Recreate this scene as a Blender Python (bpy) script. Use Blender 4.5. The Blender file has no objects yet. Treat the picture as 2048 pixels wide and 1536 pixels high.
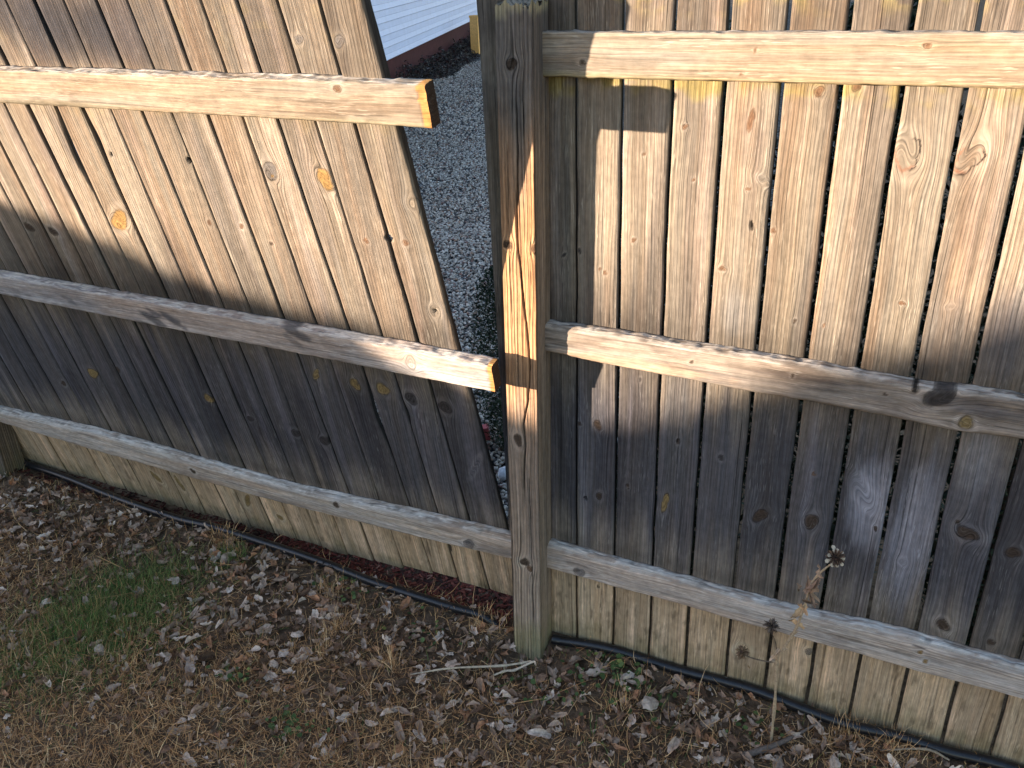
import bpy, math, random
import numpy as np
from mathutils import Matrix, Vector
R0=math.radians
sc=bpy.context.scene
# ------------------------------------------------------------------ camera
CAM=np.array([0.6273,-1.9357,1.8660]); YAW,PITCH,ROLL,FPX=-0.46182,-0.45463,-0.033699,1774.45
cd=bpy.data.cameras.new('camera'); cam=bpy.data.objects.new('camera',cd); sc.collection.objects.link(cam)
cd.sensor_width=36; cd.lens=FPX/2048*36; cd.clip_start=.02; cd.clip_end=400
fw=np.array([math.sin(YAW)*math.cos(PITCH),math.cos(YAW)*math.cos(PITCH),math.sin(PITCH)])
rt=np.array([math.cos(YAW),-math.sin(YAW),0.]); up=np.cross(rt,fw)
r2=math.cos(ROLL)*rt+math.sin(ROLL)*up; u2=-math.sin(ROLL)*rt+math.cos(ROLL)*up
cam.matrix_world=Matrix(((r2[0],u2[0],-fw[0],CAM[0]),(r2[1],u2[1],-fw[1],CAM[1]),(r2[2],u2[2],-fw[2],CAM[2]),(0,0,0,1)))
sc.camera=cam
# ------------------------------------------------------------------ light
SUN=np.array([0.79304,0.60313,-0.08557])           # direction the light travels
EL=math.asin(-SUN[2]); AZ=math.atan2(-SUN[0],-SUN[1])   # azimuth of the sun from +Y towards +X
w=bpy.data.worlds.new('World'); sc.world=w; w.use_nodes=True
nt=w.node_tree; sky=nt.nodes.new('ShaderNodeTexSky'); sky.sky_type='NISHITA'; sky.sun_disc=False
sky.sun_elevation=EL; sky.sun_rotation=AZ; sky.air_density=1.0; sky.dust_density=0.45; sky.ozone_density=2.0
bg=nt.nodes['Background']; bg.inputs['Strength'].default_value=0.15; wb=nt.nodes.new('ShaderNodeMix'); wb.data_type='RGBA'; wb.blend_type='MULTIPLY'; wb.inputs[0].default_value=1; wb.inputs[7].default_value=(1.19,1.0,.97,1); nt.links.new(sky.outputs[0],wb.inputs[6]); nt.links.new(wb.outputs[2],bg.inputs['Color'])
sl=bpy.data.lights.new('sun','SUN'); sl.energy=4.1; sl.angle=R0(.53); sl.color=(1,.81,.62)
so=bpy.data.objects.new('sun',sl); sc.collection.objects.link(so)
so.rotation_euler=Vector(SUN).to_track_quat('-Z','Y').to_euler()
sc.view_settings.view_transform='Standard'; sc.view_settings.look='None'; sc.view_settings.gamma=1
sc.view_settings.use_curve_mapping=False
sc.view_settings.exposure=2.32
# ------------------------------------------------------------------ helpers
rng=np.random.default_rng(7); random.seed(7)
def link(o,parent=None):
    sc.collection.objects.link(o)
    if parent is not None: o.parent=parent
    return o
def tag(o,label=None,cat=None,group=None,kind=None):
    if label: o['label']=label
    if cat: o['category']=cat
    if group: o['group']=group
    if kind: o['kind']=kind
    return o
def empty(name,label,cat,loc=(0,0,0),M=None,group=None):
    o=bpy.data.objects.new(name,None); o.empty_display_size=.1; link(o)
    if M is not None: o.matrix_world=M
    else: o.location=loc
    return tag(o,label,cat,group)
def mesh(name,V,F,mat,parent=None,col=None,attrs=None,smooth=True,mi=None):
    """V (n,3) array, F list of index lists or (m,k) array"""
    me=bpy.data.meshes.new(name); V=np.asarray(V,np.float32)
    if isinstance(F,np.ndarray):
        k=F.shape[1]; m=len(F); tot=np.full(m,k); flat=F.reshape(-1)
    else:
        tot=np.array([len(f) for f in F]); flat=np.concatenate([np.asarray(f) for f in F]); m=len(F)
    me.vertices.add(len(V)); me.vertices.foreach_set('co',V.reshape(-1))
    me.loops.add(len(flat)); me.loops.foreach_set('vertex_index',flat.astype(np.int32))
    me.polygons.add(m); st=np.concatenate([[0],np.cumsum(tot)[:-1]]).astype(np.int32)
    me.polygons.foreach_set('loop_start',st); me.polygons.foreach_set('loop_total',tot.astype(np.int32))
    me.polygons.foreach_set('use_smooth',np.full(m,bool(smooth)))
    for a in (mat if isinstance(mat,(list,tuple)) else [mat]): me.materials.append(a)
    if mi is not None: me.polygons.foreach_set('material_index',np.asarray(mi,np.int32))
    if col is not None:
        a=me.color_attributes.new('col','FLOAT_COLOR','POINT'); c=np.ones((len(V),4),np.float32); c[:,:3]=col; a.data.foreach_set('color',c.reshape(-1))
    for n_,d in (attrs or {}).items():
        a=me.attributes.new(n_,'FLOAT_VECTOR','POINT'); a.data.foreach_set('vector',np.asarray(d,np.float32).reshape(-1))
    me.update(calc_edges=True); me.validate()
    return link(bpy.data.objects.new(name,me),parent)
def hsh(i,j,s):
    x=np.sin(i*127.1+j*311.7+s*74.7)*43758.5453; return x-np.floor(x)
def vn(x,y,s=0):
    x=np.asarray(x,float);y=np.asarray(y,float)+np.zeros_like(x); i=np.floor(x);j=np.floor(y);u=x-i;v=y-j;u=u*u*(3-2*u);v=v*v*(3-2*v)
    return (hsh(i,j,s)*(1-u)+hsh(i+1,j,s)*u)*(1-v)+(hsh(i,j+1,s)*(1-u)+hsh(i+1,j+1,s)*u)*v
def fbm(x,y,s=0,o=3):
    r=0;a=.5;t=0
    for k in range(o): r=r+a*vn(x*2**k,y*2**k,s+k*3.1);t+=a;a*=.5
    return r/t
def ss(a,b,x): t=np.clip((x-a)/(b-a),0,1); return t*t*(3-2*t)
def lerp(a,b,t): t=np.asarray(t)[...,None]; return np.asarray(a)*(1-t)+np.asarray(b)*t
# ------------------------------------------------------------------ materials
class NB:
    def __init__(s,name,rough=.85,spec=.25):
        s.m=bpy.data.materials.new(name); s.m.use_nodes=True; s.t=s.m.node_tree; s.b=s.t.nodes['Principled BSDF']
        s.b.inputs['Roughness'].default_value=rough; s.b.inputs['Specular IOR Level'].default_value=spec
    def n(s,ty,**k):
        x=s.t.nodes.new(ty)
        for a,b in k.items(): setattr(x,a,b)
        return x
    def l(s,a,b): s.t.links.new(a,b)
    def put(s,sock,v):
        if hasattr(v,'links') or hasattr(v,'is_linked'): s.l(v,sock)
        else: sock.default_value=v
    def math(s,op,a,b=0.,c=None,clamp=False):
        x=s.n('ShaderNodeMath',operation=op); x.use_clamp=clamp; s.put(x.inputs[0],a); s.put(x.inputs[1],b)
        if c is not None: s.put(x.inputs[2],c)
        return x.outputs[0]
    def mr(s,v,a,b,c=0.,d=1.):
        x=s.n('ShaderNodeMapRange'); x.clamp=True; s.put(x.inputs[0],v)
        for i,q in enumerate((a,b,c,d)): x.inputs[i+1].default_value=q
        return x.outputs[0]
    def comb(s,x,y,z):
        q=s.n('ShaderNodeCombineXYZ'); s.put(q.inputs[0],x);s.put(q.inputs[1],y);s.put(q.inputs[2],z); return q.outputs[0]
    def noise(s,vec,scale=1.,det=3.,ro=.55,dist=0.):
        q=s.n('ShaderNodeTexNoise'); s.l(vec,q.inputs['Vector']); q.inputs['Scale'].default_value=scale; q.inputs['Detail'].default_value=det; q.inputs['Roughness'].default_value=ro; q.inputs['Distortion'].default_value=dist
        return q.outputs['Fac']
    def mix(s,f,a,b,bt='MIX'):
        q=s.n('ShaderNodeMix',data_type='RGBA',blend_type=bt); s.put(q.inputs[0],f); s.put(q.inputs[6],a); s.put(q.inputs[7],b); return q.outputs[2]
    def bump(s,h,st,d):
        q=s.n('ShaderNodeBump'); q.inputs['Strength'].default_value=st; q.inputs['Distance'].default_value=d; s.l(h,q.inputs['Height']); s.l(q.outputs[0],s.b.inputs['Normal'])
def wood_mat(name,crack=1.,fleck=1.,coarse=1.,bump=1.,ring=1.):
    B=NB(name,.9,.15)
    ca=B.n('ShaderNodeAttribute',attribute_name='col').outputs['Color']
    gw=B.n('ShaderNodeAttribute',attribute_name='gw').outputs['Vector']
    sp=B.n('ShaderNodeSeparateXYZ'); B.l(gw,sp.inputs[0]); ga,gz,kn=sp.outputs
    se=B.n('ShaderNodeAttribute',attribute_name='sd').outputs['Vector']; s2=B.n('ShaderNodeSeparateXYZ'); B.l(se,s2.inputs[0]); sd=s2.outputs[0]
    def co(fx,fz,k): return B.comb(B.math('MULTIPLY',ga,fx),B.math('MULTIPLY',gz,fz),B.math('ADD',sd,k))
    A=B.noise(co(230/coarse,3.5,0),1,5,.62)
    Bn=B.noise(co(34,1.1,5),1,3,.6)
    C=B.noise(co(780/coarse,22,9),1,3,.6)
    E=B.noise(co(170/coarse,.9,13),1,3,.65)      # cracks
    Fk=B.noise(co(420,24,21),1,2,.5)
    P=B.noise(co(60,45,31),1,5,.62)              # blotches, not along the grain
    rg=B.math('SINE',B.math('ADD',B.math('MULTIPLY',ga,2*math.pi/.0085*1/coarse),B.math('MULTIPLY',Bn,9.)))
    rg=B.math('POWER',B.math('MULTIPLY_ADD',rg,.5,.5),3.)
    v=B.mr(A,.3,.7,.64,1.32)
    v=B.math('MULTIPLY',v,B.mr(C,.3,.7,.76,1.22))
    v=B.math('MULTIPLY',v,B.mr(P,.3,.75,.84,1.14))
    v=B.math('MULTIPLY',v,B.mr(rg,0,1,1.03,1-.12*ring))
    ck=B.mr(E,.63,.69,0,1); v=B.math('MULTIPLY',v,B.math('SUBTRACT',1,B.math('MULTIPLY',ck,.6*crack)))
    # knot rings
    kr=B.math('SINE',B.math('MULTIPLY',kn,15.)); km=B.mr(kn,1.05,1.2,1,0)
    v=B.math('MULTIPLY',v,B.math('SUBTRACT',1,B.math('MULTIPLY',B.math('MULTIPLY_ADD',kr,.5,.5),B.math('MULTIPLY',km,.22))))
    kc=B.math('MULTIPLY',B.mr(kn,.93,1.0,0,1),B.mr(kn,1.04,1.12,1,0)); v=B.math('MULTIPLY',v,B.math('SUBTRACT',1,B.math('MULTIPLY',kc,B.mr(P,.35,.65,0,.6))))
    tint=B.mix(B.mr(Bn,.35,.68),(1.03,.97,.92,1),(.97,1.0,1.05,1))
    c=B.mix(1.,ca,tint,'MULTIPLY')
    q=B.n('ShaderNodeVectorMath',operation='SCALE'); B.l(c,q.inputs[0]); B.l(v,q.inputs['Scale']); c=q.outputs[0]
    fm=B.math('MULTIPLY',B.mr(Fk,.60,.67,0,.75*fleck),B.mr(B.noise(co(25,6,41),1,3,.5),.42,.6))
    fl=B.n('ShaderNodeVectorMath',operation='MULTIPLY_ADD'); B.l(ca,fl.inputs[0]); fl.inputs[1].default_value=(1.5,1.5,1.5); fl.inputs[2].default_value=(.05,.05,.045)
    c=B.mix(fm,c,fl.outputs[0])
    B.l(c,B.b.inputs['Base Color'])
    h=B.math('ADD',B.math('MULTIPLY',A,.8),B.math('MULTIPLY',C,.35)); h=B.math('SUBTRACT',h,B.math('MULTIPLY',ck,.7*crack)); h=B.math('SUBTRACT',h,B.math('MULTIPLY',rg,.28*ring)); h=B.math('ADD',h,B.math('MULTIPLY',P,.2))
    B.bump(h,.7*bump,.0024)
    return B.m
M_PICK=wood_mat('weathered_picket_wood')
M_RAIL=wood_mat('weathered_rail_wood',crack=.5,fleck=1.,ring=.5)
M_POST=wood_mat('weathered_post_wood',crack=1.3,fleck=.2,coarse=1.15,bump=1.7,ring=1.9)
def vcol_mat(name,rough=.9,spec=.15,nscale=120.,amt=.25,trans=0.):
    B=NB(name,rough,spec); ca=B.n('ShaderNodeAttribute',attribute_name='col').outputs['Color']
    tc=B.n('ShaderNodeTexCoord').outputs['Object']; nz=B.noise(tc,nscale,4,.6)
    q=B.n('ShaderNodeVectorMath',operation='SCALE'); B.l(ca,q.inputs[0]); B.l(B.mr(nz,.3,.7,1-amt,1+amt),q.inputs['Scale']); B.l(q.outputs[0],B.b.inputs['Base Color'])
    B.bump(nz,.3,.002)
    return B.m
M_LEAF=vcol_mat('dead_leaf_surface',.85,.2,90.,.3)
M_GRASS=vcol_mat('grass_blades',.8,.2,60.,.2)
M_STONE=vcol_mat('pebble_stone',.85,.25,60.,.22)
M_CHIP=vcol_mat('red_wood_chips',.9,.15,80.,.3)
M_GREEN=vcol_mat('sun_blocker_foliage',.7,.3,60.,.25)
M_STALK=vcol_mat('dry_stalk',.85,.2,150.,.3)
def soil_mat():
    B=NB('soil',.95,.1); tc=B.n('ShaderNodeTexCoord').outputs['Object']
    a=B.noise(tc,35,6,.65); b=B.noise(tc,220,4,.6)
    c=B.mix(B.mr(a,.35,.65),(.07,.045,.028,1),(.21,.14,.09,1)); c=B.mix(B.mr(b,.55,.75,0,.7),c,(.14,.1,.07,1)); B.l(c,B.b.inputs['Base Color']); B.bump(B.math('ADD',a,b),.8,.008); return B.m
def gravel_mat():
    B=NB('gravel_bed',.9,.15); tc=B.n('ShaderNodeTexCoord').outputs['Object']
    v=B.n('ShaderNodeTexVoronoi'); v.inputs['Scale'].default_value=42; B.l(tc,v.inputs['Vector'])
    r=B.n('ShaderNodeSeparateColor'); B.l(v.outputs['Color'],r.inputs[0])
    c=B.mix(r.outputs[0],(.07,.065,.065,1),(.30,.28,.27,1)); c=B.mix(B.mr(v.outputs['Distance'],.25,.6),c,(.02,.018,.017,1)); B.l(c,B.b.inputs['Base Color'])
    B.bump(B.math('SUBTRACT',1,v.outputs['Distance']),1,.015); return B.m
def flat_mat(name,rgb,rough=.6,spec=.3,ns=20.,amt=.12,bmp=.002):
    B=NB(name,rough,spec); tc=B.n('ShaderNodeTexCoord').outputs['Object']; a=B.noise(tc,ns,5,.6)
    q=B.n('ShaderNodeVectorMath',operation='SCALE'); q.inputs[0].default_value=rgb; B.l(B.mr(a,.3,.7,1-amt,1+amt),q.inputs['Scale']); B.l(q.outputs[0],B.b.inputs['Base Color']); B.bump(a,.3,bmp); return B.m
M_SOIL=soil_mat(); M_GRAV=gravel_mat()
M_PIPE=flat_mat('black_plastic',(.012,.012,.014),.32,.5,90,.5,.0008)
M_SIDING=flat_mat('white_vinyl_siding',(.58,.67,.92),.5,.3,6,.05,.001)  # white siding with the blue of skylight put into its colour
M_FOUND=flat_mat('dark_red_foundation',(.06,.014,.018),.8,.2,12,.25,.004)
M_ROOF=flat_mat('dark_shingles',(.05,.048,.05),.9,.2,14,.3,.01)
M_TAN=flat_mat('tan_lumber',(.9,.50,.16),.7,.3,30,.12,.001)
# ------------------------------------------------------------------ terrain
def gh(x,y):
    x=np.asarray(x,float); y=np.asarray(y,float)
    z=(fbm(x*5,y*5,3,3)-.5)*.022-.012
    front=ss(-.02,-.12,y)
    z=z-.02*front
    z=z-.045*np.exp(-(((x+.26)/.12)**2+((y+.13)/.09)**2))
    back=ss(-.03,.05,y); z=z*(1-back)+back*(-.035+(fbm(x*3,y*3,9,2)-.5)*.02)
    return z
def grid(name,x0,x1,nx,y0,y1,ny,mat,dz=0):
    X,Y=np.meshgrid(np.linspace(x0,x1,nx),np.linspace(y0,y1,ny),indexing='ij'); V=np.stack([X,Y,gh(X,Y)+dz],-1).reshape(-1,3)
    i=np.arange(nx*ny).reshape(nx,ny); F=np.stack([i[:-1,:-1],i[1:,:-1],i[1:,1:],i[:-1,1:]],-1).reshape(-1,4)
    return mesh(name,V,F,mat)
# one sheet: finely divided near the fence, reaching far out
xs=np.concatenate([-np.geomspace(150,3.6,14),np.linspace(-3.5,2.2,230),np.geomspace(2.4,150,14)])
ys=np.concatenate([-np.geomspace(150,2.2,14),np.linspace(-2.1,.7,120),np.geomspace(.8,150,22)])
X,Y=np.meshgrid(xs,ys,indexing='ij'); V=np.stack([X,Y,gh(X,Y)],-1).reshape(-1,3); i=np.arange(X.size).reshape(X.shape)
F=np.stack([i[:-1,:-1],i[1:,:-1],i[1:,1:],i[:-1,1:]],-1).reshape(-1,4)
cy=(V[F[:,0],1]+V[F[:,2],1])/2; cx=(V[F[:,0],0]+V[F[:,2],0])/2
mi=((cy>.28)&(cx<-.32)).astype(int)
g=mesh('ground',V,F,[M_SOIL,M_GRAV],mi=mi); tag(g,'dark soil ground under the dead grass and the fence','ground',kind='structure')
# ------------------------------------------------------------------ wood pieces
def knotfield(x,z,knots,seed,wander=1.):
    """returns warped grain coordinate, knot radius field and colour changes"""
    KANG=np.zeros(x.shape)
    ga=x+wander*((fbm(z*1.3,x*0+seed,seed,3)-.5)*.022+(fbm(z*5,x*9+seed,seed+5,2)-.5)*.006)
    kn=np.full(x.shape,9.); hal=np.zeros(x.shape); kid=np.full(x.shape,-1)
    for k,(kx,kz,rx,rz,ty) in enumerate(knots):
        ti=(hsh(k,kx*131,seed)-.5)*1.3; dx0=(x-kx); dz0=(z-kz); dx=dx0*math.cos(ti)+dz0*math.sin(ti); dz=-dx0*math.sin(ti)+dz0*math.cos(ti); e=rx/rz*.8
        ang=np.arctan2(dz,dx); wob=(1+.12*np.sin(ang*2+k*1.7)+.08*np.sin(ang*3+k*2.1)+.03*np.sin(ang*5+k))*(1+(fbm(x*300,z*300,seed+k,2)-.5)*.16)
        r=np.sqrt((dx/rx)**2+(dz/rz)**2)/wob
        r2_=dx**2+(dz*e)**2+1e-9
        a2=(rx*1.5)**2
        ga=ga-dx*(a2/(r2_+.25*a2))*.8*np.exp(-np.maximum(np.sqrt(r2_)-rx*1.2,0)/(rx*1.8))*.8
        better=r<kn; KANG=np.where(better,ang,KANG); kn=np.where(better,r,kn); kid=np.where(better,k,kid)
    KG['a']=KANG
    return ga,kn,kid
KG={}
KC={'c':None,'d':(.055,.038,.027),'o':(.30,.18,.06),'g':(.13,.12,.115),'h':(.004,.003,.003),'b':(.15,.085,.05),'y':(.24,.17,.07),'w':None,'x':(.04,.036,.036)}
def knotcol(col,kn,kid,knots):
    for k,(kx,kz,rx,rz,ty) in enumerate(knots):
        m=(kid==k)
        halo=np.where(m,np.exp(-((kn-1.5)/.45)**2),0)*(.0 if ty in 'h' else .42)*(.3+.7*hsh(k,kz*97,3))
        hc=np.minimum(col*1.5+.065,.55); col=col*(1-halo[...,None])+hc*halo[...,None]
        c=KC[ty]
        if ty=='c':
            an=KG['a']; kk=kn+.05*np.sin(an*7+k)+.03*np.sin(an*17)
            red=np.where(m,np.exp(-((kk-.88)/.10)**2),0)*ss(-.2,.6,-np.cos(an-.6)); col=lerp(col,np.array((.20,.095,.06)),red*.75)
            cr=np.where(m,np.exp(-((kk-1.0)/.055)**2),0)*ss(.1,.5,np.cos(an+.25)); col=lerp(col,np.array((.02,.014,.012)),np.clip(cr*1.3,0,1))
        if c is not None:
            ins=np.where(m,ss(1.12,.85,kn),0)*(.9 if ty!='g' else .75); col=lerp(col,np.broadcast_to(c,col.shape),ins)
    return col
def tube(name,pos,ga,gz,kn,col,mat,parent,seed,capcol=None):
    n,m,_=pos.shape; V=pos.reshape(-1,3); i=np.arange(n*m).reshape(n,m); j=np.roll(i,-1,1)
    F=np.stack([i[:-1],i[1:],j[1:],j[:-1]],-1).reshape(-1,4)
    # end caps: own verts
    c0=pos[0]; c1=pos[-1]; V=np.concatenate([V,c0,c1]); b=n*m
    F=[*F.tolist(),list(range(b,b+m)),list(range(b+2*m-1,b+m-1,-1))]
    cc=col.reshape(-1,3); cap=capcol if capcol is not None else cc.mean(0)*.7
    cc=np.concatenate([cc,np.broadcast_to(cap,(2*m,3))])
    gw=np.stack([ga,gz,kn],-1).reshape(-1,3); gw=np.concatenate([gw,np.stack([c0[:,0]+c0[:,2],c0[:,1]*8,c0[:,0]*0+9],-1),np.stack([c1[:,0]+c1[:,2],c1[:,1]*8,c1[:,0]*0+9],-1)])
    sd=np.zeros_like(gw); sd[:,0]=seed*3.7
    o=mesh(name,V,F,mat,parent,col=np.clip(cc,0,1),attrs={'gw':gw,'sd':sd})
    return o
def streak(x,z,s,fx=60,fz=2.2): return fbm(x*fx,z*fz,s,3)
def picket_tone(x,z,s,zb_rail,moss):
    """albedo of a fence board by height: pale at the foot, dark grey in the middle, tan higher up"""
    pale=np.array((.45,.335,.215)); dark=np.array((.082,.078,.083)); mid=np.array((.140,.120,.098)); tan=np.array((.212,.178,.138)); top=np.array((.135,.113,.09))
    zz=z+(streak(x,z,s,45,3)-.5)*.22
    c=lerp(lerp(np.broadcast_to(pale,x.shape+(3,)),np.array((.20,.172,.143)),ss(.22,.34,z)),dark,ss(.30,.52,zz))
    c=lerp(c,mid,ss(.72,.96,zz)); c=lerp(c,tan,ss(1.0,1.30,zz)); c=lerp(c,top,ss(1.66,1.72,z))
    c=c*(.80+.40*vn(np.full(x.shape,s*1.7),z*0,s))[...,None]
    b=fbm(x*14,z*2.2,s+40,3); c=lerp(c,c*np.array((.62,.62,.66)),ss(.48,.70,b)*.75*ss(.3,.5,z))
    b2=streak(x,z,s+71,38,1.4); c=lerp(c,c*np.array((1.75,1.72,1.8)),ss(.54,.78,b2)*.65)
    c=lerp(c,c*np.array((1.02,.86,.76)),ss(.45,.75,streak(x,z,s+13,22,1.)) *.6*ss(.9,1.1,z))
    # damp green at the very foot, grime above the middle rail, moss under the top rail
    ft=fbm(x*40,z*25,s+3,3); c=lerp(c,(.17,.155,.08),ss(.10,.0,z+(ft-.5)*.12)*.55)
    c=lerp(c,c*.5,ss(.30,.25,z)*ss(.62,.8,fbm(x*90,z*22,s+8,3))*.8)
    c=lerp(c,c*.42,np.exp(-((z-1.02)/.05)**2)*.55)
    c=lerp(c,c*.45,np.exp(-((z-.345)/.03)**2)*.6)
    gm=fbm(x*25,z*30,s+17,3)
    mo=ss(1.57,1.605,z+(gm-.5)*.07)*ss(1.66,1.62,z)*moss
    c=lerp(c,(.25,.20,.065),mo*ss(.3,.65,gm)*.75)
    mo2=ss(1.72,1.78,z)*ss(.55,.72,gm); c=lerp(c,(.33,.27,.09),mo2*.4*moss)
    return c
def picket(name,parent,eL,eR,z0,z1,knots,seed,moss=1.,bulL=(),bulR=(),tone=1.,stain_shade=(),thick=.018,yoff=0.,dog=True,nx=25,fwd=0.):
    """eL,eR: (a,b) edge lines x=a+b*z on the front plane; local axes x across, y back, z up"""
    nz=int((z1-z0)/(.0055 if nx<40 else .0026))+1; z=np.linspace(z0,z1,nz); L=eL[0]+eL[1]*z; Rr=eR[0]+eR[1]*z
    L=L+(fbm(z*9,z*0,seed+1,3)-.5)*.0034; Rr=Rr+(fbm(z*9,z*0,seed+2,3)-.5)*.0034
    for v,a,sg in bulL: L=L+a*np.exp(-((z-v)/sg)**2)
    for v,a,sg in bulR: Rr=Rr+a*np.exp(-((z-v)/sg)**2)
    if fwd: q_=ss(1.12,1.82,z); L=L+.006*q_; Rr=Rr+.006*q_
    if dog: d=np.clip((z-(z1-.028))/.028,0,1); L=L+d*.026; Rr=Rr-d*.026
    t=np.linspace(0,1,nx); X=L[:,None]*(1-t)+Rr[:,None]*t; Z=np.repeat(z[:,None],nx,1)
    ft=1-np.minimum(t,1-t)*2
    Yf=.0022*np.clip((ft-.86)/.14,0,1)**2+ (vn(np.full(nz,seed),z*1.1,seed+4)[:,None]-.5)*.004+(ft**2)*.0015*(1 if seed%2 else -1)+(fbm(X*60,Z*6,seed,3)-.5)*.0012
    Yf=Yf-fwd*ss(1.12,1.82,Z)
    ga,kn,kid=knotfield(X,Z,knots,seed)
    for (kx,kz,rx,rz,ty) in knots:
        if ty=='h': r=np.sqrt(((X-kx)/rx)**2+((Z-kz)/rz)**2); Yf=Yf+.008*ss(1.1,.7,r)
    col=picket_tone(X,Z,seed,.33,moss)*tone
    for (sx,sz,rx,rz,am,cc) in stain_shade:
        q=np.exp(-(((X-sx)/rx)**2+((Z-sz)/rz)**2)**1.5); q=q*ss(.05,.45,q+(streak(X,Z,seed+33,90,6)-.5)*.8); col=lerp(col,np.array(cc),q*am)
    col=knotcol(col,kn,kid,knots)
    if knots:
        tyr=np.array([t[4] in 'wc' for t in knots]+[False]); kn=np.where(tyr[kid],9.,kn)
    back=np.stack([np.stack([Rr,Rr*0+thick+Yf[:,-1]*0,z],-1),np.stack([L,L*0+thick,z],-1)],1)
    sideR=np.stack([Rr,Yf[:,-1]+.006,z],-1)[:,None]; sideL=np.stack([L,Yf[:,0]+.006,z],-1)[:,None]
    front=np.stack([X,Yf,Z],-1); pos=np.concatenate([front,sideR,back,sideL],1)
    pos[:,:,1]+=yoff
    gae=np.concatenate([ga,ga[:,-1:]+.006,ga[:,-1:]+.02,ga[:,:1]-.02,ga[:,:1]-.006],1)
    e=np.repeat(z[:,None],4,1); gze=np.concatenate([Z,e],1); kne=np.concatenate([kn,e*0+9],1)
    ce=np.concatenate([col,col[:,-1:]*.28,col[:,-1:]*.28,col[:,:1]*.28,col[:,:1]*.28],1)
    return tube(name,pos,gae,gze,kne,ce,M_PICK,parent,seed)
def rail(name,parent,us,zt,zb,yb,yf,knots,seed,base=(.40,.36,.31),topw=.8,tp=(.66,.62,.56),fresh=None,rad=.010,stain_shade=(),greenb=0.):
    """rail along x; zt,zb curves [(u,z)..]; back at y=yb, front at yf (<yb)"""
    u0,u1=us; n=int((u1-u0)/.005)+1; u=np.linspace(u0,u1,n)
    def cv(c): c=sorted(c); return np.interp(u,[p[0] for p in c],[p[1] for p in c])
    k=np.ones(9)/9
    def sm(a): p=np.pad(a,4,mode='edge'); return np.convolve(np.convolve(np.pad(p,0),k,'valid'),[1],'same')
    T=sm(cv(zt))+(fbm(u*40,u*0,seed,3)-.5)*.004; Bm=sm(cv(zb))+(fbm(u*30,u*0,seed+3,3)-.5)*.003
    sec=[]  # (s across 0..1 from yb to yf , t 0..1 from bottom to top, type)
    H=T-Bm; D=yb-yf
    prof=[]; nf=17
    for q in np.linspace(0,1,nf): prof.append(('f',q))
    for a in (15,35,55,75): prof.append(('r',a))
    for q in np.linspace(.25,1,7): prof.append(('t',q))
    prof+= [('b',.5),('b',0.),('u',.5),('u',.12)]
    P=[];GA=[];W=[]
    arc=0
    for ty,q in prof:
        if ty=='f': y=yf+.0*u; z=Bm+.004+(H-rad-.004)*q; g=q*.08; wt=0
        elif ty=='r': an=math.radians(q); y=yf+rad*(1-math.cos(an))+0*u; z=T-rad+rad*math.sin(an); g=.08+rad*an; wt=q/90
        elif ty=='t': y=yf+rad+(D-rad)*((q-.25)/.75)*1.0+0*u; z=T+0*u; g=.095+.03*q; wt=1
        elif ty=='b': y=yb+0*u; z=Bm+H*q; g=.16; wt=0
        else: y=yf+D*q+0*u; z=Bm+0*u; g=-.02*q; wt=0
        P.append(np.stack([u,y,z],-1)); GA.append(np.full(n,g)); W.append(np.full(n,float(wt)))
    pos=np.stack(P,1); ga0=np.stack(GA,1); wt=np.stack(W,1); uu=pos[:,:,0]; zz=pos[:,:,2]
    # surface wear
    wear=(fbm(uu*22,ga0*90,seed+5,4)-.5); isf=np.zeros(len(prof)); isf[:nf+4+5]=1
    pos[:,:,1]+=wear*.0045*isf; pos[:,:,2]-=np.abs(wear)*.010*wt
    ga,kn,kid=knotfield(zz,uu,[(kz,ku,rz,ru,ty) for (ku,kz,ru,rz,ty) in knots],seed,.6)
    ga=np.where(wt>.5,ga0+(fbm(uu*3,ga0*20,seed,2)-.5)*.02,ga)
    base=np.array(base); col=np.broadcast_to(base,uu.shape+(3,)).copy()
    b=fbm(uu*5,zz*28,seed+9,4); col=lerp(col,base*np.array((.62,.60,.60)),ss(.5,.75,b)*.75)
    b=fbm(uu*9,zz*45,seed+19,4); col=lerp(col,np.minimum(base*1.5,.7),ss(.52,.75,b)*.6)
    b=fbm(uu*2,zz*12,seed+29,3); col=lerp(col,base*np.array((1.05,.88,.74)),ss(.45,.7,b)*.6)
    fl=fbm(uu*26,ga0*150+uu*3,seed+2,4); col=lerp(col,np.array(tp)*np.array((1,1,1)),wt*ss(.36,.56,fl)*topw)
    col=lerp(col,base*.42,wt*ss(.60,.74,fbm(uu*45,ga0*160,seed+6,3))*.7)
    col=lerp(col,(.30,.24,.08),greenb*ss(.022,.0,zz-Bm[:,None]+(b-.5)*.03)*(1-wt)*.7)
    for (su,sz,ru,rz,sl_,am,cc) in stain_shade:
        X=uu-su-(zz-sz)*sl_; q=np.exp(-((X/ru)**2+((zz-sz)/rz)**2)); q=ss(.25,.75,q+(fbm(uu*30,zz*60,seed+44,3)-.5)*.7); col=lerp(col,np.array(cc),q*am)
    col=knotcol(col,kn,kid,[(kz,ku,rz,ru,ty) for (ku,kz,ru,rz,ty) in knots])
    cap=base*.4
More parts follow.
